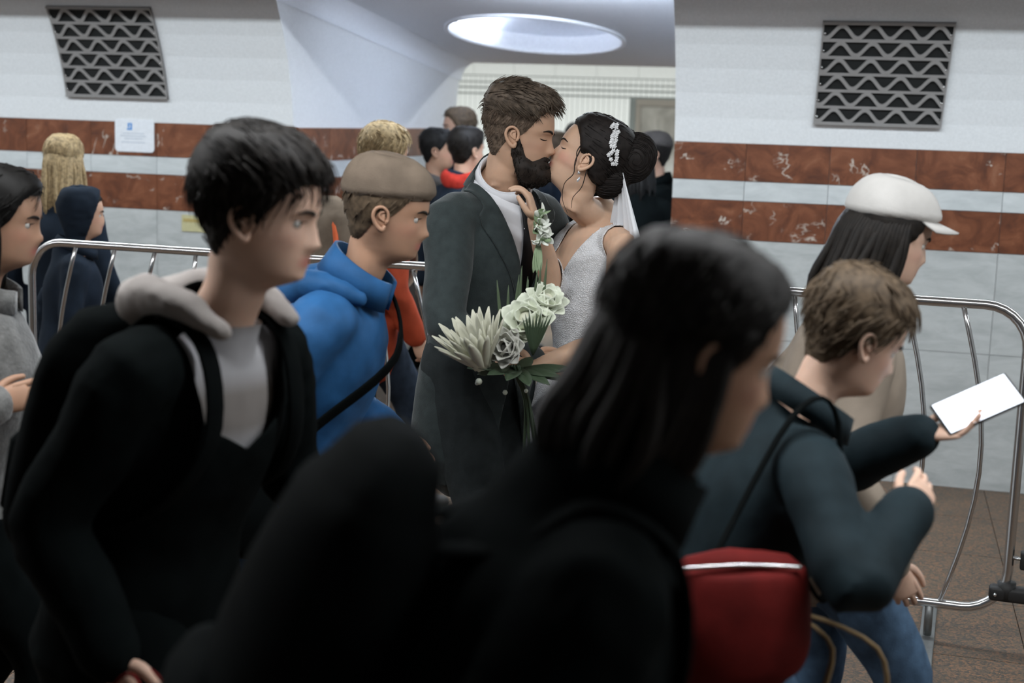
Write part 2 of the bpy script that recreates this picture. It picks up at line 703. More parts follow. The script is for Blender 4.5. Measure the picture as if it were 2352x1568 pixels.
# added light above the passage mouth, put in to brighten the passage walls
bl = empty('added_passage_light', (-1.56, 7.05, zc(7.05)))
tag(bl, 'added white batten light at the passage mouth, brightening the passage', 'ceiling lamp')
mesh_obj('housing', *box(-0.48, 0.48, -0.05, 0.05, -0.018, 0.01, 0.004), M_HOUSING, bl, smooth=False)
mesh_obj('lamp_tube', *tube([(-0.45, 0, -0.034), (0.45, 0, -0.034)], 0.015, (0, 0, 1), n=10, sub=1), plain('added_light_glow', (0.9, 0.9, 0.9), 0.4, emit=(0.74, 0.84, 1.0), estr=265.0), bl)

struct('ceiling', box(-8.0, 3.6, -2.4, 5.66, 2.868, TOP), M_PLASTER)
struct('ceiling_far', box(-10.0, 3.6, 11.30, 15.2, TOP, TOP + 0.2), M_PLASTER)
struct('wall_back', box(-8.0, 3.6, -2.6, -2.4, 0, TOP), M_GREY)
struct('wall_end_left', box(-8.2, -8.0, -2.4, 7.2, 0, TOP), M_GREY)
struct('wall_end_right', box(3.6, 3.8, -2.4, 7.2, 0, TOP), M_GREY)
struct('wall_far_left', box(-10.2, -10.0, 9.8, 15.2, 0, TOP + 0.2), M_PLASTER)
struct('wall_far_right', box(3.6, 3.8, 9.8, 15.2, 0, TOP + 0.2), M_PLASTER)
floor = struct('floor', box(-10.0, 3.6, -2.4, 15.2, -0.2, -0.012), plain('floor_joint', (0.05, 0.045, 0.04), 0.9))

# floor slabs: the near hall one by one, the rest in larger plates under the crowd
V, F = box(-0.2985, 0.2985, -0.2985, 0.2985, -0.02, 0.0)
slab_me = None
for i in range(-8, 5):
    for j in range(2, 12):
        cx, cy = i * 0.6 + 0.25, j * 0.6 + 0.2
        if slab_me is None:
            o = mesh_obj('slab', V, F, M_FLOOR, floor, smooth=False)
            slab_me = o.data
        else:
            o = link(bpy.data.objects.new('slab', slab_me), floor)
        o.location = (cx, cy, 0)
X0, X1, Y0, Y1 = -8 * 0.6 - 0.05, 4 * 0.6 + 0.55, 2 * 0.6 - 0.1, 11 * 0.6 + 0.5
rest = MB()
for r_ in ((-10, X0, -2.4, 15.2), (X1, 3.6, -2.4, 15.2), (X0, X1, -2.4, Y0), (X0, X1, Y1, 15.2)):
    rest.add(box(r_[0], r_[1], r_[2], r_[3], -0.02, 0.0))
rest.build('slab_field', M_FLOOR, floor, smooth=False)


# marble cladding: every panel a piece of its own
def cladding(parent, u0, u1, origin, along, axis_n):
    """panels 0.40 m wide between u0 and u1 along a wall face"""
    rows = [(0.0, Z_J, M_GREY), (Z_J, Z_B3, M_GREY), (Z_B3, Z_B2, M_RED), (Z_B2, Z_B1, M_STRIPE), (Z_B1, Z_BAND, M_RED)]
    g = 0.0012
    k0 = math.floor((u0 - origin) / 0.40)
    k = k0
    while origin + k * 0.40 < u1 - 1e-6:
        a, b = max(u0, origin + k * 0.40), min(u1, origin + (k + 1) * 0.40)
        k += 1
        if b - a < 0.02:
            continue
        for (z0, z1, mt) in rows:
            d = random.uniform(0.0, 0.0012)
            if along == 'x':
                VF = box(a + g, b - g, WALL_Y + d, WALL_Y + 0.022, z0 + g, z1 - g)
            else:
                VF = box(axis_n - 0.002, axis_n + 0.02 - d, a + g, b - g, z0 + g, z1 - g)
            mesh_obj('panel', VF[0], VF[1], mt, parent, smooth=False)


cladding(wall_left, -5.8, OPEN_L, -3.05, 'x', 0)
cladding(wall_right, OPEN_R, 1.4, -1.037 + 0.36, 'x', 0)
cladding(wall_left, 7.06, 9.91, 7.1, 'y', OPEN_L)
# remaining plain cladding out of the frame
for nm, a, b, p in (('panel_field', -8.0, -5.8, wall_left), ('panel_field', 1.4, 3.6, wall_right)):
    for z0, z1, mt in ((0, Z_B3, M_GREY), (Z_B3, Z_B2, M_RED), (Z_B2, Z_B1, M_STRIPE), (Z_B1, Z_BAND, M_RED)):
        mesh_obj(nm, *box(a, b, WALL_Y, WALL_Y + 0.022, z0, z1), mt, p, smooth=False)

# far track wall with narrow glazed tiles
FY = 15.0
wall_far = struct('wall_far', box(-10.0, 3.6, FY, FY + 0.2, 0, TOP + 0.2), M_GROUT)
pw = 0.0565
tiles = {}
for (z0, z1, d) in ((0.95, 1.945, 0.02), (1.962, 2.008, 0.02), (2.026, 2.07, 0.02), (2.084, 2.14, 0.02)):
    V, F = box(-pw / 2 + 0.0022, pw / 2 - 0.0022, -d, 0.0, z0, z1)
    me = None
    for k in range(-36, 27):
        x = -2.64 + (k + 0.5) * pw - 0.72
        if x > -2.66 and z1 < 1.96:
            continue
        if me is None:
            o = mesh_obj('tile', V, F, M_TILE, wall_far, smooth=False)
            me = o.data
        else:
            o = link(bpy.data.objects.new('tile', me), wall_far)
        o.location = (x, FY, 0)
for k in range(-9, 6):
    mesh_obj('upper_panel', *box(-2.6 + k * 0.45, -2.6 + k * 0.45 + 0.447, FY - 0.02, FY, 2.15, 3.0), M_TILE, wall_far, smooth=False)
for (a, b) in ((-9.9, -5.4), (-1.84, 3.5)):
    mesh_obj('tile_field', *box(a, b, FY - 0.018, FY, 0.0, 2.14), M_TILE, wall_far, smooth=False)

# metal service door in the far wall
door = empty('door_1', (-2.30, FY - 0.01, 0))
tag(door, kind='structure')
M_DFR = plain('door_frame_metal', (0.20, 0.18, 0.15), 0.5)
fr = MB()
fr.add(box(-0.31, -0.26, -0.05, 0.0, 0, 1.94)).add(box(0.26, 0.31, -0.05, 0.0, 0, 1.94)).add(box(-0.31, 0.31, -0.055, 0.0, 1.87, 1.94))
fr.build('door_frame', M_DFR, door, smooth=False)
mdp, nt, b = new_mat('door_pane_mottled')
tc = nd(nt, 'ShaderNodeTexCoord')
nn = nd(nt, 'ShaderNodeTexNoise', Scale=3.0, Detail=5.0, Distortion=1.0)
nt.links.new(tc.outputs['Object'], nn.inputs['Vector'])
rr = ramp(nt, [(0.35, (0.16, 0.15, 0.13)), (0.55, (0.27, 0.26, 0.23)), (0.68, (0.45, 0.45, 0.43))])
nt.links.new(nn.outputs['Fac'], rr.inputs['Fac'])
nt.links.new(rr.outputs['Color'], b.inputs['Base Color'])
b.inputs['Roughness'].default_value = 0.25
mesh_obj('pane', *box(-0.26, 0.26, -0.035, -0.02, 0.06, 1.87), mdp, door, smooth=False)
mesh_obj('handle', *tube([(-0.2, -0.05, 0.95), (-0.2, -0.08, 0.97), (-0.2, -0.08, 1.13), (-0.2, -0.05, 1.15)], 0.01, n=8), M_STEEL, door)


# suspended luminaires above the frame
def trough(name, y, label, z=2.72, lip=0.274):
    t = empty(name, (-2.2, y, z))
    tag(t, label, 'ceiling lamp', 'suspended strip luminaires')
    L = 5.7
    h = MB()
    h.add(box(-L, L, -0.46, 0.46, -0.02, 0.0))
    for s in (-1, 1):
        h.add(box(-L, L, min(s * 0.45, s * 0.462), max(s * 0.45, s * 0.462), -lip, -0.02))
    h.build('housing', M_HOUSING, t, smooth=False)
    for k in range(7):
        mesh_obj('lamp_tube', *tube([(-L + 0.1 + k * 1.62, 0, -0.065), (-L + 1.6 + k * 1.62, 0, -0.065)], 0.013, (0, 0, 1), n=8), M_TUBE, t)
    for x in (-5.2, -2.6, 0, 2.6, 5.2):
        mesh_obj('suspension_rod', *tube([(x, -0.2, -0.01), (x, -0.2, 0.147)], 0.006, n=6, sub=1, rnd=False), M_STEEL, t)
    return t


trough('strip_luminaire', 5.72, 'long grey strip luminaire hung above the pylon wall')
trough('strip_luminaire', 2.3, 'long grey strip luminaire hung above the crowd, nearer the platform edge', lip=0.125)

# ------------------------------------------------------------------ things on the walls
M_GRILLE = plain('grille_metal', (0.30, 0.29, 0.285), 0.55, 0.2)
M_VOID = plain('duct_darkness', (0.006, 0.007, 0.007), 0.9)


def grille(name, label, x0, x1, z0, z1, skew, rows, waves, phase):
    g = empty(name, ((x0 + x1) / 2, WALL_Y, z0))
    tag(g, label, 'vent grille', 'ventilation grilles on the pylons')
    ox, oz = (x0 + x1) / 2, z0
    # arc length table along the vault
    zz = np.linspace(z0, z1, 60)

    def P(x, z, d):
        """point at height z on the vault, pushed d out of the wall; local coords"""
        s = math.sin(TH0) + max(0, z - Z_BAND) / VR
        c = math.sqrt(1 - s * s)
        return (x - ox + skew * (z - z0) / (z1 - z0), vault_y(z) - WALL_Y - d * c, z - oz - d * s)

    def sheet(xa, xb, za, zb, d0, d1, nz=1):
        V, F = [], []
        for i in range(nz + 1):
            z = za + (zb - za) * i / nz
            V += [P(xa, z, d0), P(xb, z, d0), P(xb, z, d1), P(xa, z, d1)]
        for i in range(nz):
            a = 4 * i
            for k in range(4):
                F.append([a + k, a + (k + 1) % 4, a + 4 + (k + 1) % 4, a + 4 + k])
        F += [[3, 2, 1, 0], [4 * nz, 4 * nz + 1, 4 * nz + 2, 4 * nz + 3]]
        return np.array(V), F
    mesh_obj('backing', *sheet(x0, x1, z0, z1, 0.001, 0.006, 14), M_VOID, g, smooth=False)
    fm = MB()
    for xa, xb in ((x0, x0 + 0.007), (x1 - 0.007, x1)):
        fm.add(sheet(xa, xb, z0, z1, 0.003, 0.016, 14))
    fm.add(sheet(x0, x1, z0, z0 + 0.012, 0.003, 0.02)).add(sheet(x0, x1, z1 - 0.01, z1, 0.003, 0.02))
    fm.build('frame', M_GRILLE, g, smooth=False)
    hz = (z1 - z0 - 0.014) / rows
    for r in range(rows + 1):
        za = z0 + 0.008 + r * hz
        mesh_obj('slat', *sheet(x0 + 0.004, x1 - 0.004, za - 0.0055, za + 0.0065, 0.010, 0.016), M_GRILLE, g, smooth=False)
    for r in range(rows):
        za = z0 + 0.008 + r * hz
        V, F = [], []
        N = waves * 14
        for i in range(N + 1):
            u = i / N
            ph = 2 * PI * (u * waves) + phase
            zc_ = za + hz * 0.5 + hz * 0.36 * math.cos(ph)
            x = x0 + 0.006 + u * (x1 - x0 - 0.012)
            sl = -hz * 0.36 * 2 * PI * waves / (x1 - x0) * math.sin(ph)
            w = 0.0082 * math.sqrt(1 + min(sl * sl, 1.0))
            V += [P(x, zc_ - w, 0.010), P(x, zc_ + w, 0.010), P(x, zc_ + w, 0.017), P(x, zc_ - w, 0.017)]
        for i in range(N):
            for k in range(4):
                F.append([4 * i + k, 4 * i + (k + 1) % 4, 4 * i + 4 + (k + 1) % 4, 4 * i + 4 + k])
        F += [[3, 2, 1, 0], [4 * N, 4 * N + 1, 4 * N + 2, 4 * N + 3]]
        mesh_obj('wavy_bar', np.array(V), F, M_GRILLE, g, smooth=False)
    for r in range(rows):
        for xa in (x0 + 0.014, x1 - 0.014):
            c = P(xa, z0 + 0.02 + (r + 0.25) * hz, 0.014)
            mesh_obj('screw', *ball(c, 0.006, 8, 5), M_STEEL, g)
    return g


grille('ventilation_grille', 'grey wavy-bar vent grille above the white paper notice, beside the passage opening', -4.376, -3.764, 1.742, 2.212, 0.0, 6, 4, 2.2)
grille('ventilation_grille', 'grey wavy-bar vent grille high on the pylon behind the steel barrier end', -0.366, 0.222, 1.718, 2.19, 0.025, 6, 4, 2.6)

# notice on the left pylon
sg = empty('notice', (-3.98, WALL_Y - 0.001, 1.452))
tag(sg, 'white paper notice with small blue pictogram stuck over the marble band', 'notice')
M_PAPER = plain('white_paper', (0.72, 0.75, 0.80), 0.5)
P = []
w, h, r = 0.118, 0.175, 0.02
for (cx, cz, a0) in ((w - r, r, -PI / 2), (w - r, h - r, 0), (-w + r, h - r, PI / 2), (-w + r, r, PI)):
    for q in np.linspace(0, PI / 2, 5):
        P.append((cx + r * math.cos(a0 + q), cz + r * math.sin(a0 + q)))
nP = len(P)
V = [(x, -0.004, z) for x, z in P] + [(x, 0.0, z) for x, z in P]
F = [list(range(nP)), list(range(nP, 2 * nP))[::-1]] + [[i, i + nP, (i + 1) % nP + nP, (i + 1) % nP] for i in range(nP)]
mesh_obj('sheet', np.array(V), F, M_PAPER, sg, smooth=False)
pic = MB()
pic.add(box(-0.045, -0.014, -0.0052, -0.004, 0.118, 0.128)).add(box(-0.024, -0.014, -0.0052, -0.004, 0.128, 0.15)).add(box(-0.04, -0.03, -0.0052, -0.004, 0.132, 0.156)).add(box(-0.03, -0.014, -0.0052, -0.004, 0.15, 0.156))
pic.build('pictogram', plain('notice_blue', (0.10, 0.28, 0.62), 0.5), sg, smooth=False)
M_INK = plain('notice_pale_ink', (0.45, 0.50, 0.58), 0.6)
for k, (za, wa) in enumerate(((0.098, 0.07), (0.084, 0.085), (0.07, 0.06), (0.05, 0.08))):
    mesh_obj('text_line', *box(-wa, wa * 0.8, -0.0048, -0.004, za, za + 0.004), M_INK, sg, smooth=False)
yn = empty('yellow_notice', (-3.60, WALL_Y - 0.001, 1.035))
tag(yn, 'small faded yellow notice on grey marble below the red band', 'notice')
mesh_obj('sheet', *box(-0.10, 0.10, -0.003, 0.0, 0.0, 0.09), plain('faded_yellow_paper', (0.50, 0.47, 0.27), 0.6), yn, smooth=False)
mesh_obj('printed_band', *box(-0.09, 0.02, -0.004, -0.003, 0.052, 0.07), plain('ochre_print', (0.42, 0.33, 0.12), 0.6), yn, smooth=False)


# ------------------------------------------------------------------ steel crowd barriers
def barrier(p0, p1, label, clamp=False):
    p0, p1 = np.array(p0), np.array(p1)
    d = p1 - p0
    Lb = float(np.hypot(*d))
    ang = math.atan2(d[1], d[0])
    t = empty('crowd_barrier', (p0[0], p0[1], 0), ang)
    tag(t, label, 'barrier', 'steel crowd barriers')
    zb, zt, r, tr = 0.125, 1.15, 0.14, 0.0165
    path = []
    for (cx, cz, a0) in ((Lb - r, zb + r, -PI / 2), (Lb - r, zt - r, 0), (r, zt - r, PI / 2), (r, zb + r, PI)):
        for q in np.linspace(0, PI / 2, 8):
            path.append((cx + r * math.cos(a0 + q), 0, cz + r * math.sin(a0 + q)))
    V, F = tube(path, tr, (0, 1, 0), n=12, sub=1, closed=True)
    mesh_obj('frame', V, F, M_STEEL, t)
    nb = 9
    for i in range(nb):
        s = -1 + 2 * (i + 0.5) / nb
        x = Lb / 2 + s * (Lb / 2 - 0.12)
        bow = 0.095 * np.sign(s) * min(1, abs(s) * 2.2)
        P = [(x + bow * math.sin(PI * q) - 0.0 * q, 0, zb + (zt - zb) * (1 - q)) for q in np.linspace(0, 1, 12)]
        mesh_obj('bar', *tube(P, 0.0085, (0, 1, 0), n=8, sub=1, rnd=False), M_STEEL, t)
    for x in (0.22, Lb - 0.24):
        f = MB()
        f.add(box(x - 0.025, x + 0.025, -0.34, 0.34, 0.0, 0.012, 0.004))
        f.add(tube([(x, 0, 0.01), (x, 0, zb)], 0.014, n=8, rnd=False))
        mesh_obj('foot', *f.arrays(), plain('dull_steel', (0.22, 0.23, 0.23), 0.45, 0.8), t)
    if clamp:
        c = MB()
        c.add(box(Lb - 0.055, Lb + 0.22, -0.028, 0.028, 0.165, 0.215, 0.012))
        c.add(tube([(Lb, 0, 0.17), (Lb, 0, 0.23)], 0.03, n=12, rnd=False))
        c.build('clamp', M_BLACK, t)
        mesh_obj('clamp_bolt', *ball((Lb - 0.035, -0.03, 0.19), 0.007, 8, 5), M_STEEL, t)
        h = MB()
        h.add(box(Lb + 0.01, Lb + 0.07, -0.008, 0.008, 0.31, 0.318))
        h.build('hook', M_STEEL, t)
        mesh_obj('hook_block', *box(Lb + 0.035, Lb + 0.08, -0.02, 0.02, 0.28, 0.34, 0.006), M_BLACK, t)
    return t


barrier((-3.32, 5.045), (-1.47, 4.965), 'bent steel crowd barrier behind the groom with its rail towards the left pylon')
barrier((-1.40, 4.94), (0.475, 4.83), 'bent steel crowd barrier with rounded end and black clamp before grey marble', clamp=True)

# ------------------------------------------------------------------ people
# "stage" coordinates: xs to the right, ys away from the photographer, both level
RH = np.array([math.cos(YAW), math.sin(YAW), 0])
FH = np.array([-math.sin(YAW), math.cos(YAW), 0])


def stage(q):
    return RH * q[0] + FH * q[1] + np.array([0, 0, q[2]])


HZ = [0.240, 0.2385, 0.234, 0.225, 0.205, 0.180, 0.150, 0.130, 0.115, 0.095, 0.075, 0.060, 0.045, 0.030, 0.015, 0.004, -0.004, -0.010, -0.030, -0.05]
HF = [-0.008, 0.012, 0.034, 0.057, 0.081, 0.093, 0.0985, 0.0985, 0.091, 0.090, 0.091, 0.091, 0.0905, 0.089, 0.091, 0.083, 0.050, 0.020, 0.004, -0.008]
HB = [-0.030, -0.048, -0.068, -0.088, -0.105, -0.113, -0.114, -0.110, -0.105, -0.097, -0.090, -0.083, -0.077, -0.072, -0.069, -0.067, -0.066, -0.066, -0.066, -0.066]
HW = [0.008, 0.026, 0.042, 0.056, 0.069, 0.0755, 0.0775, 0.0765, 0.075, 0.0735, 0.070, 0.0665, 0.063, 0.059, 0.053, 0.047, 0.046, 0.047, 0.050, 0.05]


def head_grid(nr=70, nc=72, fem=0.0, jaw=1.0):
    """a head with face, built as rings from crown to throat. Origin: chin level below the ears, +Y face"""
    zs = np.interp(np.linspace(0, 1, nr), np.linspace(0, 1, 9), [0.240, 0.225, 0.185, 0.145, 0.105, 0.072, 0.045, 0.010, -0.05])
    zs = np.concatenate([[0.2398, 0.2385, 0.236, 0.232], zs[2:]])
    hz, o = np.array(HZ)[::-1], slice(None, None, -1)
    f = np.interp(zs, hz, np.array(HF)[o])
    bk = np.interp(zs, hz, np.array(HB)[o])
    w = np.interp(zs, hz, np.array(HW)[o])
    w = np.where(zs < 0.07, w * jaw, w)

    def sm(a):
        k = np.array([1, 2, 3, 2, 1.0]) / 9
        return np.convolve(np.pad(a, 2, mode='edge'), k, mode='valid')
    f, bk, w = sm(f), sm(bk), sm(w)
    th = np.linspace(0, 2 * PI, nc, endpoint=False)
    # finer angles on the face
    th = th - 0.35 * np.sin(th)
    th = th - th[0]
    X = w[:, None] * np.sign(np.sin(th)) * np.abs(np.sin(th)) ** 0.92
    yc = (f * 0.42 + bk * 0.58)
    Y = yc[:, None] + np.where(np.cos(th)[None, :] > 0, (f - yc)[:, None], (yc - bk)[:, None]) * np.cos(th)[None, :]
    Z = np.repeat(zs[:, None], len(th), 1)
    fr = np.clip((np.cos(th) - 0.05) / 0.35, 0, 1)[None, :]
    ax = np.abs(X)

    def g(c, s, v):
        return np.exp(-((v - c) / s) ** 2)
    nose_h = np.interp(Z, [0.062, 0.067, 0.073, 0.079, 0.09, 0.105, 0.118, 0.128], [0, 0.010, 0.022, 0.0255, 0.019, 0.0115, 0.005, 0.0])
    nose_w = np.interp(Z, [0.066, 0.075, 0.085, 0.12], [0.0165, 0.0155, 0.011, 0.0085]) * (1 - 0.1 * fem)
    d = nose_h * (1 - 0.12 * fem) * np.exp(-(X / nose_w) ** 2)
    d += 0.006 * g(0.0145, 0.006, ax) * g(0.0735, 0.006, Z)                 # nostril wings
    d -= 0.0115 * g(0.031, 0.017, ax) * g(0.1165, 0.0105, Z)                # sockets
    d += 0.0075 * g(0.031, 0.0125, ax) * g(0.1135, 0.0085, Z)               # closed lids
    d -= 0.0016 * g(0.031, 0.013, ax) * g(0.1085, 0.0018, Z)                # lid crease
    d += (0.0045 - 0.0025 * fem) * g(0.027, 0.022, ax) * g(0.1315, 0.007, Z)  # brow
    d += 0.004 * g(0.043, 0.018, ax) * g(0.088, 0.016, Z)                   # cheek
    lw = 0.0235
    d += 0.0062 * np.exp(-(X / lw) ** 2) * g(0.0535, 0.0048, Z)
    d += 0.0070 * np.exp(-(X / (lw * 0.9)) ** 2) * g(0.0415, 0.0052, Z)
    d -= 0.0038 * np.exp(-(X / 0.027) ** 2) * g(0.0475, 0.0022, Z)
    d -= 0.0038 * np.exp(-(X / 0.03) ** 2) * g(0.030, 0.005, Z)
    d += 0.0040 * np.exp(-(X / 0.018) ** 2) * g(0.0145, 0.010, Z)
    Y = Y + d * fr
    return np.stack([X, Y, Z], -1)


def grid_faces(nr, nc, cap=True):
    F = [[i * nc + j, (i + 1) * nc + j, (i + 1) * nc + (j + 1) % nc, i * nc + (j + 1) % nc] for i in range(nr - 1) for j in range(nc)]
    if cap:
        F.append(list(range(nc)))
        F.append([(nr - 1) * nc + j for j in range(nc)][::-1])
    return F


def ear(side):
    """curled ear: rim, inner fold, lobe, dish"""
    m = MB()
    rim = [(0, 0.010, 0.094), (0, 0.013, 0.108), (0, 0.009, 0.122), (0, -0.004, 0.131), (0, -0.018, 0.126), (0, -0.023, 0.110), (0, -0.017, 0.094), (0, -0.006, 0.081), (0, 0.004, 0.076), (0, 0.008, 0.084)]
    rim = [(0.079 - 0.32 * (y - 0.012) * 1.1, y, z) for _, y, z in rim]
    m.add(tube(rim, [0.0035, 0.004, 0.0042, 0.0042, 0.0045, 0.0045, 0.0048, 0.006, 0.0068, 0.005], (1, 0, 0), n=8, sub=3))
    fold = [(0.080, 0.004, 0.098), (0.084, -0.008, 0.106), (0.083, -0.008, 0.116), (0.079, 0.002, 0.121)]
    m.add(tube(fold, 0.0038, (1, 0, 0), n=7, sub=3))
    m.add(tube([(0.0765, 0.006, 0.086), (0.0795, -0.004, 0.096), (0.0795, -0.006, 0.112), (0.077, 0.0, 0.123)], [(0.003, 0.009), (0.003, 0.013), (0.003, 0.013), (0.003, 0.008)], (1, 0, 0), n=8, sub=3))
    m.add(tube([(0.075, 0.014, 0.104), (0.080, 0.013, 0.100), (0.079, 0.011, 0.095)], 0.0038, (1, 0, 0), n=7, sub=2))
    V, F = m.arrays()
    V = V * np.array([side, 1, 1])
    if side < 0:
        F = [f[::-1] for f in F]
    return V, F


def rotm(axis, a):
    return np.array(Matrix.Rotation(a, 3, axis))


def head_matrix(pivot, yaw=0, pitch=0, roll=0, s=1.0):
    """pivot (top of the neck) -> 4x4; yaw + = to the person's left, pitch + = looking up"""
    R = rotm('Z', yaw) @ rotm('X', pitch) @ rotm('Y', roll) * s
    M = np.eye(4)
    M[:3, :3] = R
    M[:3, 3] = np.asarray(pivot) - R @ np.array([0, -0.03, -0.015])
    return M


def ik(a, c, l1, l2, pole):
    a, c = np.asarray(a, float), np.asarray(c, float)
    d = c - a
    L = np.linalg.norm(d)
    if L > (l1 + l2) * 0.999:
        c = a + d / L * (l1 + l2) * 0.999
        d = c - a
        L = np.linalg.norm(d)
    x = (l1 * l1 - l2 * l2 + L * L) / (2 * L)
    h = math.sqrt(max(l1 * l1 - x * x, 0))
    u = d / L
    p = np.asarray(pole, float)
    p = unit(p - u * (p @ u))
    return a + u * x + p * h, c


def hand(wrist, direc, palm, side, curl=0.5, s=1.0, spread=0.12, thumb_in=0.4):
    """palm and five fingers; direc from wrist to knuckles, palm = the way the palm faces"""
    d = unit(direc)
    pn = unit(np.asarray(palm) - d * (np.asarray(palm) @ d))
    lat = np.cross(d, pn) * side        # towards the thumb
    w = np.asarray(wrist, float)
    m = MB()
    m.add(tube([w - d * 0.03 * s, w, w + d * 0.035 * s, w + d * 0.07 * s, w + d * 0.088 * s], np.array([(0.024, 0.019), (0.025, 0.018), (0.036, 0.0155), (0.040, 0.0135), (0.037, 0.011)]) * s, lat, n=14, sub=3))
    for i, (off, L, r) in enumerate(((0.030, 0.070, 0.0088), (0.010, 0.078, 0.0090), (-0.010, 0.072, 0.0086), (-0.028, 0.056, 0.0076))):
        b = w + d * (0.082 - 0.006 * (i == 3) - 0.003 * (i == 0)) * s + lat * off * s
        dd = unit(d + lat * off * 4.5 * spread)
        P = [b - dd * 0.02 * s, b]
        ang = 0.0
        for k, fr in enumerate((0.45, 0.30, 0.25)):
            ang += curl * (0.7, 1.0, 0.8)[k] + 0.05 * i * (k == 0)
            v = dd * math.cos(ang) + pn * math.sin(ang)
            P.append(P[-1] + v * L * fr * s)
        m.add(tube(P, np.array([r * 1.0, r * 1.08, r, r * 0.92, r * 0.72]) * s, lat, n=9, sub=3))
    b = w + d * 0.022 * s + lat * 0.028 * s + pn * 0.006 * s
    v1 = unit(lat * 0.75 + d * 0.65 + pn * 0.35 * (0.5 + thumb_in))
    v2 = unit(lat * (0.45 - 0.5 * thumb_in) + d * 0.9 + pn * 0.55 * thumb_in)
    v3 = unit(lat * (0.2 - 0.6 * thumb_in) + d * 0.9 + pn * 0.6 * thumb_in)
    P = [b - v1 * 0.01 * s, b + v1 * 0.022 * s, b + v1 * 0.022 * s + v2 * 0.034 * s, b + v1 * 0.022 * s + v2 * 0.034 * s + v3 * 0.027 * s]
    m.add(tube(P, np.array([0.013, 0.0115, 0.0098, 0.0075]) * s, pn, n=9, sub=3))
    return m.arrays()


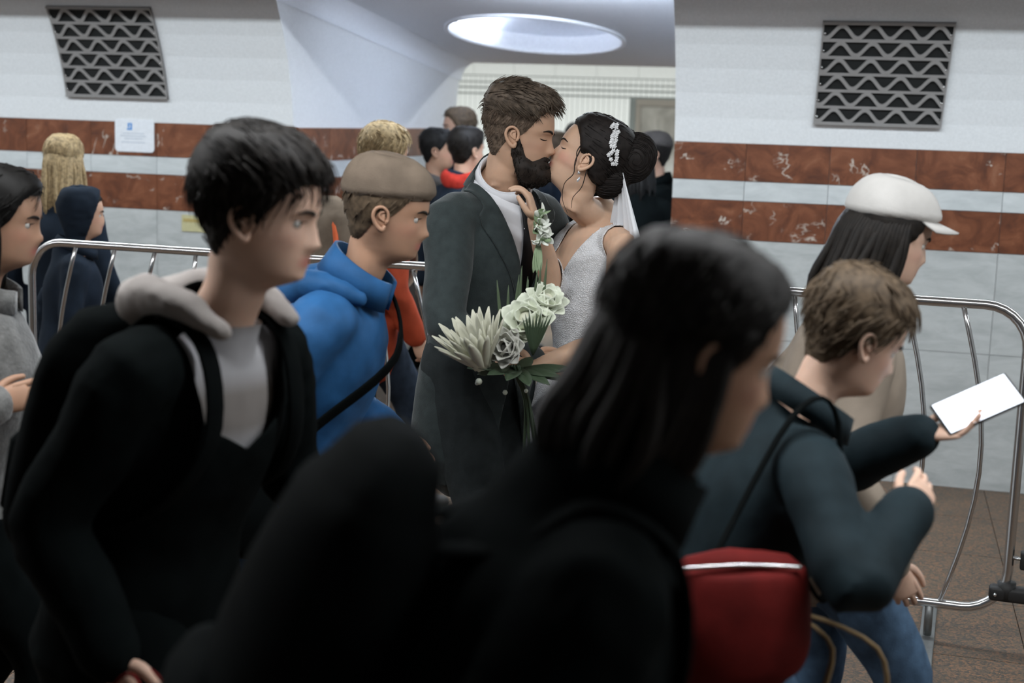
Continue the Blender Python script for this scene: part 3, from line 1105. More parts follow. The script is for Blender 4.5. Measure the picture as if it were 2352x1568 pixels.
class Body:
    """joints of one figure in its own frame: +Y forward, +X its right hand, Z up, feet at 0"""

    def __init__(self, h=1.75, fem=0.0, lean=0.0, bend=0.0, stride=0.0, wrist_r=None, wrist_l=None, pole_r=None, pole_l=None,
                 head=(0, 0, 0), head_s=None, bulk=1.0, twist=0.0, lead=1, headM=None, neck_fwd=0.012, slope=0.012):
        k = h / 1.75
        self.k, self.fem, self.bulk = k, fem, bulk
        self.hs = head_s or (0.985 if not fem else 0.94) * (0.5 + 0.5 * k)
        drop = 0.0
        if stride:
            drop = 0.9 * k - math.sqrt((0.9 * k) ** 2 - (stride / 2) ** 2)
        hz = 0.93 * k - drop
        self.hip = np.array([0, 0, hz])

        def sp(t, off=0.0):
            a = lean + bend * max(0, t - 0.1) * 1.2
            return self.hip + np.array([0, t * k * math.sin(a) + off, t * k * math.cos(a)])
        self.sp = sp
        a = lean + bend * 0.5
        self.up = unit([0, math.sin(a), math.cos(a)])
        cx, sx = math.cos(twist), math.sin(twist)
        self.across = np.array([cx, sx, 0])
        sw = (0.182 - 0.022 * fem) * k * (0.6 + 0.4 * bulk)
        self.slope = slope
        self.shR = sp(0.472 - slope) + self.across * sw
        self.shL = sp(0.472 - slope) - self.across * sw
        self.neck0 = sp(0.52)
        self.neck1 = self.neck0 + self.up * 0.095 * k + np.array([0, neck_fwd, 0])
        self.hm = headM if headM is not None else head_matrix(self.neck1, *head, s=self.hs)
        if headM is not None:
            self.neck1 = (headM @ np.array([0, -0.03, -0.015, 1]))[:3]
        wr = wrist_r if wrist_r is not None else (0.27 * k, 0.10, 0.86 * k)
        wl = wrist_l if wrist_l is not None else (-0.27 * k, -0.06, 0.86 * k)
        self.elR, self.wrR = ik(self.shR, wr, 0.29 * k, 0.255 * k, pole_r if pole_r is not None else (0.35, -1, -0.2))
        self.elL, self.wrL = ik(self.shL, wl, 0.29 * k, 0.255 * k, pole_l if pole_l is not None else (-0.35, -1, -0.2))
        hx = 0.088 * k
        aR, aL = np.array([hx, lead * stride / 2, 0.085 * k]), np.array([-hx, -lead * stride / 2, 0.085 * k])
        for q in (aR, aL):
            if q[1] < -0.08:
                q[2] += 0.05
        self.hR, self.hL = self.hip + (hx, 0, -0.02 * k), self.hip + (-hx, 0, -0.02 * k)
        self.knR, self.anR = ik(self.hR, aR, 0.43 * k, 0.425 * k, (0, 1, 0))
        self.knL, self.anL = ik(self.hL, aL, 0.43 * k, 0.425 * k, (0, 1, 0))

    def torso(self, e=0.0, t0=-0.10, ease=0.0, top=True):
        k, b, f = self.k, self.bulk, self.fem
        rows = [(-0.10, 0.13, 0.10, 0), (0.0, 0.168 + 0.008 * f, 0.118, 0), (0.14, 0.140 - 0.012 * f, 0.102, 0.0), (0.30, 0.158 - 0.012 * f, 0.120 + 0.006 * f, 0.006),
                (0.40, 0.168 - 0.016 * f - self.slope * 0.4, 0.112, 0.0), (0.475, 0.150 - 0.014 * f - self.slope * 0.9, 0.083, -0.008), (0.515, 0.085, 0.062, -0.012), (0.55, 0.055, 0.055, -0.008)]
        if not top:
            rows = rows[:-1]
        if t0 < -0.10:
            rows = [(t0, 0.165 + 0.02 * ease, 0.13 + 0.02 * ease, 0)] + [(-0.10, 0.170, 0.128, 0)] + rows[1:]
        P = [self.sp(t, o) for t, _, _, o in rows]
        R = [(x * k * (b if x > 0.1 else 1) + e, y * k * b + e) for _, x, y, _ in rows]
        A = []
        for t, *_ in rows:
            w_ = np.clip(t / 0.4, 0, 1)
            A.append(unit(np.array([1, 0, 0]) * (1 - w_) + self.across * w_))
        return P, R, np.array(A)

    def torso_tube(self, e=0.0, t0=-0.10, ease=0.0, n=28, top=True):
        P, R, A = self.torso(e, t0, ease, top)
        sub = 4
        A = catmull(A, sub)
        A = np.vstack([A[0], A[0], A, A[-1], A[-1]])
        return tube(P, R, A, n=n, sub=sub)

    def arm(self, s, e=0.0, to=1.0, n=14):
        sh, el, wr = (self.shR, self.elR, self.wrR) if s > 0 else (self.shL, self.elL, self.wrL)
        k = self.k * (1 - 0.12 * self.fem)
        ce = self.sp(0.455 - self.slope * 0.5) * 0.55 + sh * 0.45
        P = [ce, sh, sh * 0.55 + el * 0.45, el, el * 0.55 + wr * 0.45, wr]
        R = [0.060 * k + e, 0.056 * k + e, 0.047 * k + e, 0.041 * k + e, 0.038 * k + e, 0.026 * k + e * 0.8]
        if to < 1:
            P[-1] = el + (wr - el) * to
            R[-1] = 0.030 * k + e * 0.95
        return tube(P, R, (0.3, 0.2, 0.9), n=n, sub=3)

    def leg(self, s, e=0.0, n=14):
        hp, kn, an = (self.hR, self.knR, self.anR) if s > 0 else (self.hL, self.knL, self.anL)
        k = self.k
        cf = kn * 0.6 + an * 0.4 + np.array([0, -0.015, 0])
        return tube([hp + (0, 0, 0.04), hp * 0.55 + kn * 0.45, kn, cf, an], [0.088 * k + e, 0.076 * k + e, 0.056 * k + e, 0.054 * k + e, 0.037 * k + e], (1, 0, 0), n=n, sub=3)

    def foot(self, s, e=0.0):
        an = self.anR if s > 0 else self.anL
        k = self.k
        z = an[2] - 0.085 * k
        return tube([an + (0, -0.05 * k, -0.045 * k), an + (0, 0.01, -0.035 * k), (an[0], an[1] + 0.10 * k, z + 0.038 * k), (an[0], an[1] + 0.17 * k, z + 0.03 * k)],
                    [(0.033 * k + e, 0.036 * k + e), (0.037 * k + e, 0.045 * k + e), (0.043 * k + e, 0.032 * k + e), (0.033 * k + e, 0.022 * k + e)], (1, 0, 0), n=12, sub=3)

    def neck(self, e=0.0):
        d = (self.neck1 - self.neck0)
        f = (self.hm[:3, 1]) / np.linalg.norm(self.hm[:3, 1])
        k = self.hs * (1 - 0.15 * self.fem)
        top = self.neck1 + unit(self.hm[:3, 2]) * 0.05 * k - f * 0.005
        return tube([self.neck0 - self.up * 0.05, self.neck0, self.neck0 + d * 0.55, self.neck1, top], np.array([0.070, 0.062, 0.0555, 0.0545, 0.05]) * k + e, (1, 0, 0), n=18, sub=3)

    def skin(self, voxel, nr=44, nc=44, hands=None, jaw=1.0):
        G = head_grid(nr, nc, self.fem, jaw)
        self.G = G
        nr2, nc2 = G.shape[:2]
        m = MB()
        m.add(xf((G.reshape(-1, 3), grid_faces(nr2, nc2)), self.hm))
        m.add(self.neck()).add(self.torso_tube())
        for s in (1, -1):
            m.add(self.arm(s)).add(self.leg(s)).add(self.foot(s))
        V, F = remesh(m.arrays(), voxel, 2)
        return V, F


def head_local(hm, V):
    return (np.c_[V, np.ones(len(V))] @ np.linalg.inv(hm).T)[:, :3]


def lip_tint(hm, V, blush=0.25):
    L = head_local(hm, V)
    x, y, z = L.T
    ok = (y > 0.05)
    t = np.exp(-(x / 0.023) ** 4 - ((z - 0.0475) / 0.0105) ** 4) * ok * 0.85
    t = np.maximum(t, blush * np.exp(-((np.abs(x) - 0.048) / 0.02) ** 2 - ((z - 0.085) / 0.02) ** 2) * (y > 0.02))
    return np.clip(t, 0, 1)


SK_C, SK_R = np.array([0, -0.012, 0.132]), np.array([0.0785, 0.106, 0.110])


def hair_mask(V, front=0.188, side=0.112, back=0.02):
    x, y, z = V.T
    line = np.interp(y, [-0.12, -0.06, -0.02, 0.02, 0.045, 0.06, 0.075], [back, back + 0.01, side - 0.02, side, side + 0.03, front - 0.012, front])
    line = np.where(np.abs(x) < 0.02, line + 0.0, line - 0.004 * (y > 0.05) * (np.abs(x) > 0.04))
    return z - line


def hair_cap(G, thick, mask=hair_mask, seed=0, lump=0.003):
    nr, nc = G.shape[:2]
    VF = (G.reshape(-1, 3), grid_faces(nr, nc, cap=False) + [list(range(nc))])
    N = normals(*VF)
    if (N * (VF[0] - SK_C)).sum() < 0:
        N = -N
        VF = (VF[0], [f[::-1] for f in VF[1]])
    msk = mask(VF[0])
    t = thick(VF[0]) * np.clip(msk / 0.014, 0.12, 1)
    t = t + lump * vnoise(VF[0] * 55, seed) * np.clip(msk / 0.02, 0, 1)
    V = VF[0] + N * t[:, None]
    return clip((V, VF[1]), lambda v: msk)


def strands(VF, comb, length, rad_=0.0016, count=400, lift=0.15, seed=3, nseg=5, sides=3, push=None, jitter=0.15):
    """tapered locks of hair rooted on a cap surface and combed along a direction field"""
    r = np.random.default_rng(seed)
    V, F = VF
    N = normals(V, F)
    C = np.array([V[f].mean(0) for f in F])
    CN = np.array([N[f].mean(0) for f in F])
    A = np.array([np.linalg.norm(V[f[0]] - V[f[2 % len(f)]]) ** 2 for f in F])
    ids = r.choice(len(F), size=count, p=A / A.sum())
    m = MB()
    for i in ids:
        p, nn_ = C[i] + r.normal(0, 0.002, 3), CN[i]
        L = length(p) * r.uniform(0.7, 1.25)
        if L < 0.003:
            continue
        P = [p - nn_ * 0.002]
        q = p.copy()
        rho0 = np.linalg.norm((q - SK_C) / SK_R)
        jit = r.normal(0, jitter, 3)
        for s_ in range(nseg):
            n2 = unit((q - SK_C) / SK_R ** 2)
            c = unit(comb(q) + jit)
            c = unit(c - n2 * min(0, c @ n2) - n2 * 0.35 * (c @ n2))
            q = q + c * L / nseg
            rho = np.linalg.norm((q - SK_C) / SK_R)
            q = SK_C + (q - SK_C) * (rho0 + lift * 0.25 * (s_ + 1) / nseg) / rho
            if push:
                q = push(q)
            P.append(q.copy())
        rr = rad_ * r.uniform(0.7, 1.3)
        m.add(tube(P, np.linspace(rr, rr * 0.3, len(P)), nn_, n=sides, sub=1, rnd=False))
    return m


def face_y(G, x, z):
    """how far forward the face surface lies at (x, z)"""
    Q = G.reshape(-1, 3)
    Q = Q[Q[:, 1] > 0.02]
    d = (Q[:, 0] - x) ** 2 + (Q[:, 2] - z) ** 2
    k = np.argsort(d)[:4]
    w = 1 / (d[k] + 1e-8)
    return float((Q[k, 1] * w).sum() / w.sum())


def brow_mesh(hm, G, side, th=0.0042):
    P = [(side * x, face_y(G, side * x, z) + 0.0006, z) for x, z in ((0.012, 0.1305), (0.022, 0.1345), (0.034, 0.1362), (0.046, 0.132))]
    VF = tube(P, [(th * 0.55, th * 0.8), (th * 0.55, th), (th * 0.5, th * 0.85), (0.001, 0.0012)], (0, 1, 0), n=6, sub=4)
    return xf(VF, hm)


def lash_mesh(hm, G, side, dz=0.0):
    P = [(side * x, face_y(G, side * x, z + dz) + 0.0008, z + dz) for x, z in ((0.019, 0.1105), (0.026, 0.1085), (0.035, 0.1083), (0.043, 0.1105))]
    return xf(tube(P, [0.0009, 0.0016, 0.0019, 0.001], (0, 1, 0), n=5, sub=3), hm)


def place(o, pos, heading):
    """pos in stage coordinates, heading 0 = facing image right, 90 = facing away"""
    w = stage((pos[0], pos[1], pos[2] if len(pos) > 2 else 0.0))
    o.location = w
    o.rotation_euler = (0, 0, rad(heading - 90) + YAW)
    return o


def body_object(B, voxel, skin_mat, label, hands=(), nr=44, nc=44, jaw=1.0, blush=0.2, category='person'):
    V, F = B.skin(voxel, nr, nc, jaw=jaw)
    m = MB()
    m.add((V, F))
    for s in (1, -1):
        m.add(xf(ear(s), B.hm))
    for hd in hands:
        m.add(hd)
    V2, F2 = m.arrays()
    o = mesh_obj('person', V2, F2, skin_mat)
    tag(o, label, category)
    a = o.data.attributes.new('tint', 'FLOAT', 'POINT')
    a.data.foreach_set('value', lip_tint(B.hm, V2, blush).astype(np.float32))
    o['body_n'] = 0
    del o['body_n']
    return o, (V, F)


def to_local(pos, heading):
    h = rad(heading)
    fw_, rt_ = np.array([math.cos(h), math.sin(h), 0]), np.array([math.sin(h), -math.cos(h), 0])
    p0 = np.array([pos[0], pos[1], pos[2] if len(pos) > 2 else 0.0])

    def L(q):
        d = np.asarray(q, float) - p0
        return np.array([d @ rt_, d @ fw_, d[2]])

    def D(v):
        v = np.asarray(v, float)
        return np.array([v @ rt_, v @ fw_, v[2]])
    return L, D


def seg_dist(V, a, b):
    a, b = np.asarray(a), np.asarray(b)
    d = b - a
    t = np.clip(((V - a) @ d) / (d @ d), 0, 1)
    return np.linalg.norm(V - (a + t[:, None] * d), axis=1)


def lips_head(L, D, lips, heading_rel, pitch, roll, s):
    """head placed so that its lips touch a given point (local coords)"""
    R = rotm('Z', heading_rel) @ rotm('X', pitch) @ rotm('Y', roll) * s
    M = np.eye(4)
    M[:3, :3] = R
    M[:3, 3] = np.asarray(lips) - R @ np.array([0, 0.097, 0.0475])
    return M


def ring_band(c, up, r, hgt, th, ref=(0, 1, 0), gap=0.0, n=40, flare=0.0, tilt=0.0):
    """upright band round a neck or wrist, open by gap (radians) at ref"""
    up = unit(up)
    f = unit(np.asarray(ref) - up * (np.asarray(ref) @ up))
    s_ = np.cross(f, up)
    r = np.asarray(r, float) * np.ones(2)
    V, F = [], []
    ts = np.linspace(gap / 2, 2 * PI - gap / 2, n)
    for t in ts:
        o = f * math.cos(t) * r[0] + s_ * math.sin(t) * r[1]
        ou = unit(o)
        cc = np.asarray(c) + o - up * tilt * math.cos(t)
        V += [cc - up * hgt / 2 - ou * 0.0 + ou * flare, cc - up * hgt / 2 + ou * (th + flare), cc + up * hgt / 2 + ou * th, cc + up * hgt / 2]
    m = len(ts)
    for i in range(m - 1):
        for k in range(4):
            F.append([4 * i + k, 4 * i + (k + 1) % 4, 4 * i + 4 + (k + 1) % 4, 4 * i + 4 + k])
    F += [[3, 2, 1, 0], [4 * m - 4, 4 * m - 3, 4 * m - 2, 4 * m - 1]]
    return np.array(V), F


# ---------------- the groom
SKIN_M = skin('skin_groom', (0.50, 0.315, 0.215), (0.40, 0.15, 0.12))
SKIN_F = skin('skin_bride', (0.60, 0.40, 0.285), (0.50, 0.15, 0.13))
M_SUIT = cloth('charcoal_teal_wool', (0.030, 0.040, 0.0405), 0.75, 0.18, 40, 0.25, sheen=0.15)
M_SHIRT = cloth('white_shirt_cotton', (0.66, 0.67, 0.70), 0.8, 0.05, 20, 0.08)
M_TIE = cloth('black_silk', (0.008, 0.008, 0.009), 0.45, 0.1, 20, 0.05)
M_TROUSER = cloth('charcoal_trouser_wool', (0.022, 0.027, 0.028), 0.8, 0.15, 40, 0.2)
M_SHOE = plain('black_leather', (0.012, 0.012, 0.012), 0.35)
M_GHAIR = hairmat('brown_hair', (0.095, 0.072, 0.053))
M_GFADE = hairmat('short_brown_hair', (0.115, 0.083, 0.060))
M_BEARD = hairmat('dark_beard', (0.020, 0.015, 0.012))

GP, GHD = (-0.10, 4.175), -42
L, D = to_local(GP, GHD)
lips = L((0.086, 4.065, 1.580))
hm = lips_head(L, D, lips, rad(-13 - GHD), rad(-7), rad(-3), 0.955)
groom = Body(1.82, 0, lean=rad(5), bend=rad(6), stride=0.06, wrist_r=L((0.06, 3.90, 1.03)), pole_r=D((-0.8, -0.5, -0.5)), wrist_l=L((0.20, 4.30, 1.08)), pole_l=D((0.3, 0.9, -0.4)), headM=hm, slope=0.045)
hR = hand(groom.wrR, D((0.75, 0.25, -0.1)), D((0.1, 0.6, -0.4)), 1, 0.35, 1.05)
hL = hand(groom.wrL, D((0.8, -0.3, 0)), D((0.2, -0.9, 0)), -1, 0.35, 1.05)
go, gskin = body_object(groom, 0.005, SKIN_M, 'bearded groom in dark suit and white shirt kissing the bride', (hR, hL), nr=96, nc=90, jaw=1.05, blush=0.18)
place(go, GP, GHD)
V, F = gskin
spz = groom.neck0
# shirt: follows the body from hip to collar
fld = lambda v: np.minimum.reduce([v[:, 2] - 0.90, (groom.neck0[2] + 0.012) - v[:, 2] + 0.9 * (v[:, 1] - groom.neck0[1]) * -0.4, 1.12 - (v[:, 0] / 0.205) ** 2 - ((v[:, 1] - groom.sp(0.3)[1]) / 0.17) ** 2])
sh = folds(offset(clip((V, F), fld), 0.008), 0.004, (14, 14, 7), 3)
shirt = mesh_obj('shirt', *sh, M_SHIRT, go)
nd_ = unit(groom.neck1 - groom.neck0)
cb = ring_band(groom.neck0 + nd_ * 0.034, nd_ + np.array([0, -0.12, 0]), (0.066, 0.064), 0.046, 0.003, (0, 1, 0), 0.45, flare=0.005, tilt=0.016)
mesh_obj('collar', *cb, M_SHIRT, shirt)
cb2 = ring_band(groom.neck0 + nd_ * 0.036, nd_ + np.array([0, -0.12, 0]), (0.070, 0.068), 0.036, 0.003, (0, 1, 0), 0.75, flare=0.013, tilt=0.018)
mesh_obj('collar_fold', *cb2, M_SHIRT, shirt)
for zz in (1.46, 1.39, 1.32):
    y = groom.sp(0.3)[1] + 0.142
    mesh_obj('button', *ball((0.012, y + 0.004, zz), (0.005, 0.002, 0.005), 8, 5), M_SHIRT, shirt)
# jacket
m = MB()
m.add(groom.torso_tube(0.021, -0.24, 0.6, top=True))
for s in (1, -1):
    m.add(groom.arm(s, 0.017, 0.97))
jk = remesh(m.arrays(), 0.009, 5)
jk = folds(jk, 0.007, (7, 7, 5), 2)
yc0 = groom.sp(0.35)[1]


def wopen(z):
    return np.interp(z, [1.13, 1.28, 1.40, 1.50, 1.56], [0.0, 0.046, 0.082, 0.104, 0.11])


def jfield(v):
    front = np.where(v[:, 1] > yc0 + 0.005, np.abs(v[:, 0] + 0.008) - wopen(v[:, 2]) + np.where(v[:, 2] < 1.13, 0.05, 0), 0.2)
    hem = np.where((v[:, 2] < 1.0) & (v[:, 1] > yc0), np.abs(v[:, 0]) - (1.0 - v[:, 2]) * 0.25, 0.2)
    q = (v - (groom.neck0 + nd_ * 0.03)) / np.array([0.080, 0.088, 0.085])
    return np.minimum.reduce([front, hem, (np.linalg.norm(q, axis=1) - 1) * 0.08])


jko = clip(jk, jfield)
jacket = mesh_obj('jacket', *shell(jko, 0.004), M_SUIT, go)


def lapfield(side):
    def f(v):
        w = wopen(v[:, 2])
        lw = np.interp(v[:, 2], [1.14, 1.20, 1.34, 1.43, 1.45, 1.54], [0.0, 0.02, 0.056, 0.070, 0.042, 0.030])
        x = v[:, 0] * side + 0.008 * side
        return np.minimum.reduce([x - w - 0.0005, w + lw - x, (v[:, 1] - yc0 - 0.0) * 2, v[:, 2] - 1.14])
    return f


for s in (1, -1):
    mesh_obj('lapel', *shell(offset(clip(jko, lapfield(s)), 0.006), 0.005), M_SUIT, jacket)
colf = lambda v: np.minimum(0.026 - (np.linalg.norm((v - (groom.neck0 + nd_ * 0.03)) / np.array([0.080, 0.088, 0.085]), axis=1) - 1) * 0.08, (yc0 + 0.03) - v[:, 1])
mesh_obj('jacket_collar', *shell(offset(clip(jko, colf), 0.005), 0.005), M_SUIT, jacket)
# tie
P, R, _ = groom.torso(0.0)
tie = []
for z in (1.505, 1.47, 1.40, 1.32, 1.24, 1.16):
    y = np.interp(z, [p[2] for p in P], [p[1] + r_[1] for p, r_ in zip(P, R)]) + 0.017
    tie.append((-0.004, y + (0.012 if z > 1.49 else 0), z))
mesh_obj('tie', *tube(tie, [(0.017, 0.012), (0.014, 0.006), (0.021, 0.005), (0.027, 0.005), (0.031, 0.005), (0.034, 0.005)], (1, 0, 0), n=10, sub=3), M_TIE, go)
# trousers and shoes
m = MB()
m.add(tube([groom.hip + (0, 0, -0.12), groom.hip, groom.hip + (0, 0, 0.12)], [(0.15, 0.11), (0.19, 0.135), (0.165, 0.12)], (1, 0, 0), n=24))
for s in (1, -1):
    m.add(groom.leg(s, 0.018))
mesh_obj('trousers', *folds(remesh(m.arrays(), 0.013, 3), 0.008, (9, 9, 5), 4), M_TROUSER, go)
for s in (1, -1):
    mesh_obj('shoe', *groom.foot(s, 0.008), M_SHOE, go)


# hair: short faded sides, long swept top
def g_thick(v):
    x, y, z = v.T
    t = np.interp(z, [0.02, 0.10, 0.165, 0.190, 0.215, 0.24], [0.0015, 0.002, 0.005, 0.015, 0.026, 0.031])
    return t + np.where(z > 0.165, np.clip(y, 0, 0.1) * 0.17, 0)


cap = hair_cap(groom.G, g_thick, seed=2, lump=0.0025)
cz = cap[0][:, 2]
side_c = clip(cap, lambda v: 0.176 + 0.05 * (v[:, 1] + 0.02) * (v[:, 1] < 0) - v[:, 2])
top_c = clip(cap, lambda v: v[:, 2] - 0.170)
hair = mesh_obj('hair', *xf(top_c, hm), M_GHAIR, go)


def comb_g(q):
    w = 0.5 * math.sin(q[0] * 60 + q[1] * 25)
    return np.array([0.25 * w - 0.1 + 0.5 * q[0] / 0.08, 0.8, 0.12 - 0.5 * (q[2] < 0.205) - 0.35 * (q[1] > 0.08) + 0.25 * w])


st1 = strands(top_c, comb_g, lambda p: np.interp(p[2], [0.17, 0.19, 0.23], [0.022, 0.040, 0.048]) - 0.018 * (p[1] > 0.06), 0.0017, 2600, 0.25, 5, 6, jitter=0.12)
mesh_obj('hair_locks', *xf(st1.arrays(), hm), M_GHAIR, hair)
fade = mesh_obj('faded_sides', *xf(side_c, hm), M_GFADE, hair)
st2 = strands(side_c, lambda q: np.array([0, -0.35, -0.9]), lambda p: 0.008 + 0.006 * (p[2] > 0.14), 0.0010, 2200, 0.06, 6, 2)
mesh_obj('short_hair', *xf(st2.arrays(), hm), M_GFADE, fade)


# beard
def beard_mask(v):
    x, y, z = v.T
    cheek = np.interp(y, [-0.01, 0.015, 0.04, 0.06, 0.075, 0.09, 0.105], [0.125, 0.105, 0.052, 0.042, 0.050, 0.0625, 0.064])
    back = (y - (-0.004) - np.clip(0.06 - z, 0, 0.1) * 0.35)
    mouth = np.sqrt((x / 0.012) ** 2 + ((z - 0.047) / 0.003) ** 2) - 1
    return np.minimum.reduce([cheek - z, back, np.where(y > 0.06, mouth * 0.008, 1), z + 0.030])


def b_thick(v):
    x, y, z = v.T
    return np.interp(z, [-0.03, 0.0, 0.03, 0.055, 0.10], [0.010, 0.020, 0.016, 0.006, 0.004])


nr_, nc_ = groom.G.shape[:2]
GV = groom.G.reshape(-1, 3)
GF = grid_faces(nr_, nc_, cap=False)
GN = normals(GV, GF)
if (GN * (GV - SK_C)).sum() < 0:
    GF = [f[::-1] for f in GF]
    GN = -GN
bm_ = beard_mask(GV)
gdir = GN + np.array([0, 0.15, -0.45]) * (GV[:, 2:3] < 0.035)
bt = b_thick(GV) * np.clip(bm_ / 0.012, 0.1, 1) + 0.003 * vnoise(GV * 60, 4) * np.clip(bm_ / 0.02, 0, 1)
bc = clip((GV + gdir * bt[:, None], GF), lambda v: bm_)
beard = mesh_obj('beard', *xf(bc, hm), M_BEARD, go)
st3 = strands(bc, lambda q: np.array([0.1 * np.sign(q[0]), 0.25, -1.0]), lambda p: np.interp(p[2], [-0.05, 0.03, 0.07, 0.12], [0.015, 0.017, 0.010, 0.006]), 0.0014, 1800, 0.12, 8, 4)
mesh_obj('beard_hair', *xf(st3.arrays(), hm), M_BEARD, beard)
for s in (1, -1):
    mesh_obj('eyebrow', *brow_mesh(hm, groom.G, s, 0.0038), M_BEARD, go)
    mesh_obj('eyelashes', *lash_mesh(hm, groom.G, s), M_BEARD, go)

# ---------------- the bride
BP, BHD = (0.235, 4.16), 205
L, D = to_local(BP, BHD)
lips = L((0.089, 4.083, 1.577))
hmb = lips_head(L, D, lips, rad(176 - BHD), rad(27), rad(3), 0.905)
bride = Body(1.70, 1.0, lean=rad(1), bend=rad(-3), stride=0.0, wrist_r=L((0.052, 3.925, 1.425)), pole_r=D((0.2, 0.25, -1)), wrist_l=L((0.06, 3.80, 1.03)), pole_l=D((1, -0.3, -0.5)), headM=hmb)
bR = hand(bride.wrR, D((-0.28, -0.02, 1.0)), D((-0.9, 0.1, -0.35)), 1, 0.62, 0.80, 0.05, 0.5)
bL = hand(bride.wrL, D((-0.9, -0.1, 0.1)), D((-0.1, 0.9, 0.3)), -1, 0.75, 0.85)
bo, bskin = body_object(bride, 0.005, SKIN_F, 'bride in white lace gown with dark pinned-up hair kissing the groom', (bR, bL), nr=96, nc=90, jaw=0.93, blush=0.4)
place(bo, BP, BHD)
V, F = bskin
mdl, nt, b = new_mat('white_lace')
tc = nd(nt, 'ShaderNodeTexCoord')
vo = nd(nt, 'ShaderNodeTexVoronoi', Scale=170.0, feature='DISTANCE_TO_EDGE')
nz = nd(nt, 'ShaderNodeTexNoise', Scale=38.0, Detail=4.0)
nt.links.new(tc.outputs['Object'], vo.inputs['Vector'])
nt.links.new(tc.outputs['Object'], nz.inputs['Vector'])
ad = nd(nt, 'ShaderNodeMath', operation='MULTIPLY_ADD')
nt.links.new(vo.outputs['Distance'], ad.inputs[0])
ad.inputs[1].default_value = 2.2
nt.links.new(nz.outputs['Fac'], ad.inputs[2])
rr = ramp(nt, [(0.40, (0.50, 0.50, 0.50)), (0.80, (0.74, 0.75, 0.77))])
nt.links.new(ad.outputs[0], rr.inputs['Fac'])
nt.links.new(rr.outputs['Color'], b.inputs['Base Color'])
bp = nd(nt, 'ShaderNodeBump', Strength=0.6, Distance=0.003)
nt.links.new(ad.outputs[0], bp.inputs['Height'])
nt.links.new(bp.outputs['Normal'], b.inputs['Normal'])
b.inputs['Roughness'].default_value = 0.6
M_LACE = mdl
byc = bride.sp(0.35)[1]


def bodice_field(v):
    x, y, z = v.T
    ax = np.abs(x)
    neck = np.where(y > byc - 0.01, 1.165 + 2.75 * ax, 1.24 + 2.3 * ax) - z
    arm = np.where(z > 1.24, np.interp(z, [1.24, 1.30, 1.36, 1.42], [0.20, 0.150, 0.129, 0.122]) - ax, 1)
    tor = 1.16 - (x / 0.185) ** 2 - ((y - byc) / 0.165) ** 2
    return np.minimum.reduce([neck, arm, tor * 0.1, z - 0.96])


bodice_vf = shell(folds(offset(clip((V, F), bodice_field), 0.0065), 0.0025, (18, 18, 14), 7), 0.003)
bodice = mesh_obj('bodice', *bodice_vf, M_LACE, bo)
# skirt with folds down to the floor
rows, nn = 26, 96
V2 = []
for i in range(rows):
    u = i / (rows - 1)
    z = 1.02 - u * 1.005
    for j in range(nn):
        t = 2 * PI * j / nn
        r0 = 0.138 + 0.055 * min(1, u * 4) + 0.24 * u ** 1.3
        r0 *= 1 + (0.05 * math.sin(9 * t + 2 * u) + 0.03 * math.sin(17 * t - 3 * u)) * min(1, u * 1.6)
        V2.append((r0 * 1.12 * math.cos(t), byc * 0.5 + r0 * 0.9 * math.sin(t) - 0.08 * u, z))
F2 = [[i * nn + j, (i + 1) * nn + j, (i + 1) * nn + (j + 1) % nn, i * nn + (j + 1) % nn] for i in range(rows - 1) for j in range(nn)]
mesh_obj('skirt', np.array(V2), [f[::-1] for f in F2], M_LACE, bo)
for s in (1, -1):
    mesh_obj('shoe', *bride.foot(s, 0.006), plain('ivory_satin', (0.6, 0.57, 0.52), 0.4), bo)

M_BHAIR = hairmat('near_black_hair', (0.014, 0.011, 0.010))


def b_mask(v):
    x, y, z = v.T
    line = np.interp(y, [-0.12, -0.05, -0.025, 0.0, 0.025, 0.05, 0.075], [0.055, 0.06, 0.075, 0.128, 0.122, 0.165, 0.192])
    return z - line


def bh_thick(v):
    x, y, z = v.T
    return np.interp(z, [0.05, 0.12, 0.19, 0.24], [0.010, 0.014, 0.020, 0.028]) * np.interp(y, [-0.1, 0.05, 0.08], [1.2, 0.9, 0.5])


capb = hair_cap(bride.G, bh_thick, mask=b_mask, seed=5, lump=0.0015)
bhair = mesh_obj('hair', *xf(capb, hmb), M_BHAIR, bo)
st4 = strands(capb, lambda q: np.array([0.25 * np.sign(q[0]) * (q[1] > 0.03) - 0.6 * np.sign(q[0]) * (q[1] < -0.03), -1.0, -0.1 - 0.3 * (q[2] < 0.14)]), lambda p: 0.045, 0.0015, 1700, -0.12, 9, 6, jitter=0.06)
mesh_obj('hair_locks', *xf(st4.arrays(), hmb), M_BHAIR, bhair)
# large rolled chignon
bun = MB()
bc_ = np.array([0, -0.128, 0.190])
rr_ = np.random.default_rng(4)
bun.add(ball(bc_, (0.062, 0.070, 0.082), 24, 16))
bun.add(ball((0, -0.095, 0.108), (0.066, 0.060, 0.075), 20, 12))
bun.add(ball((0, -0.055, 0.165), (0.084, 0.080, 0.090), 24, 16))
bvf_ = remesh(bun.arrays(), 0.006, 6)
mesh_obj('chignon', *xf(bvf_, hmb), M_BHAIR, bhair)


def comb_bun(q):
    d = q - bc_
    if d[1] < 0.02 and d[2] > -0.07:
        return np.cross([1.0, 0.12, 0.1], d) * -8 + np.array([0.0, 0, 0.0])
    return np.array([0, -0.9, 0.5 if q[2] < 0.16 else -0.1])


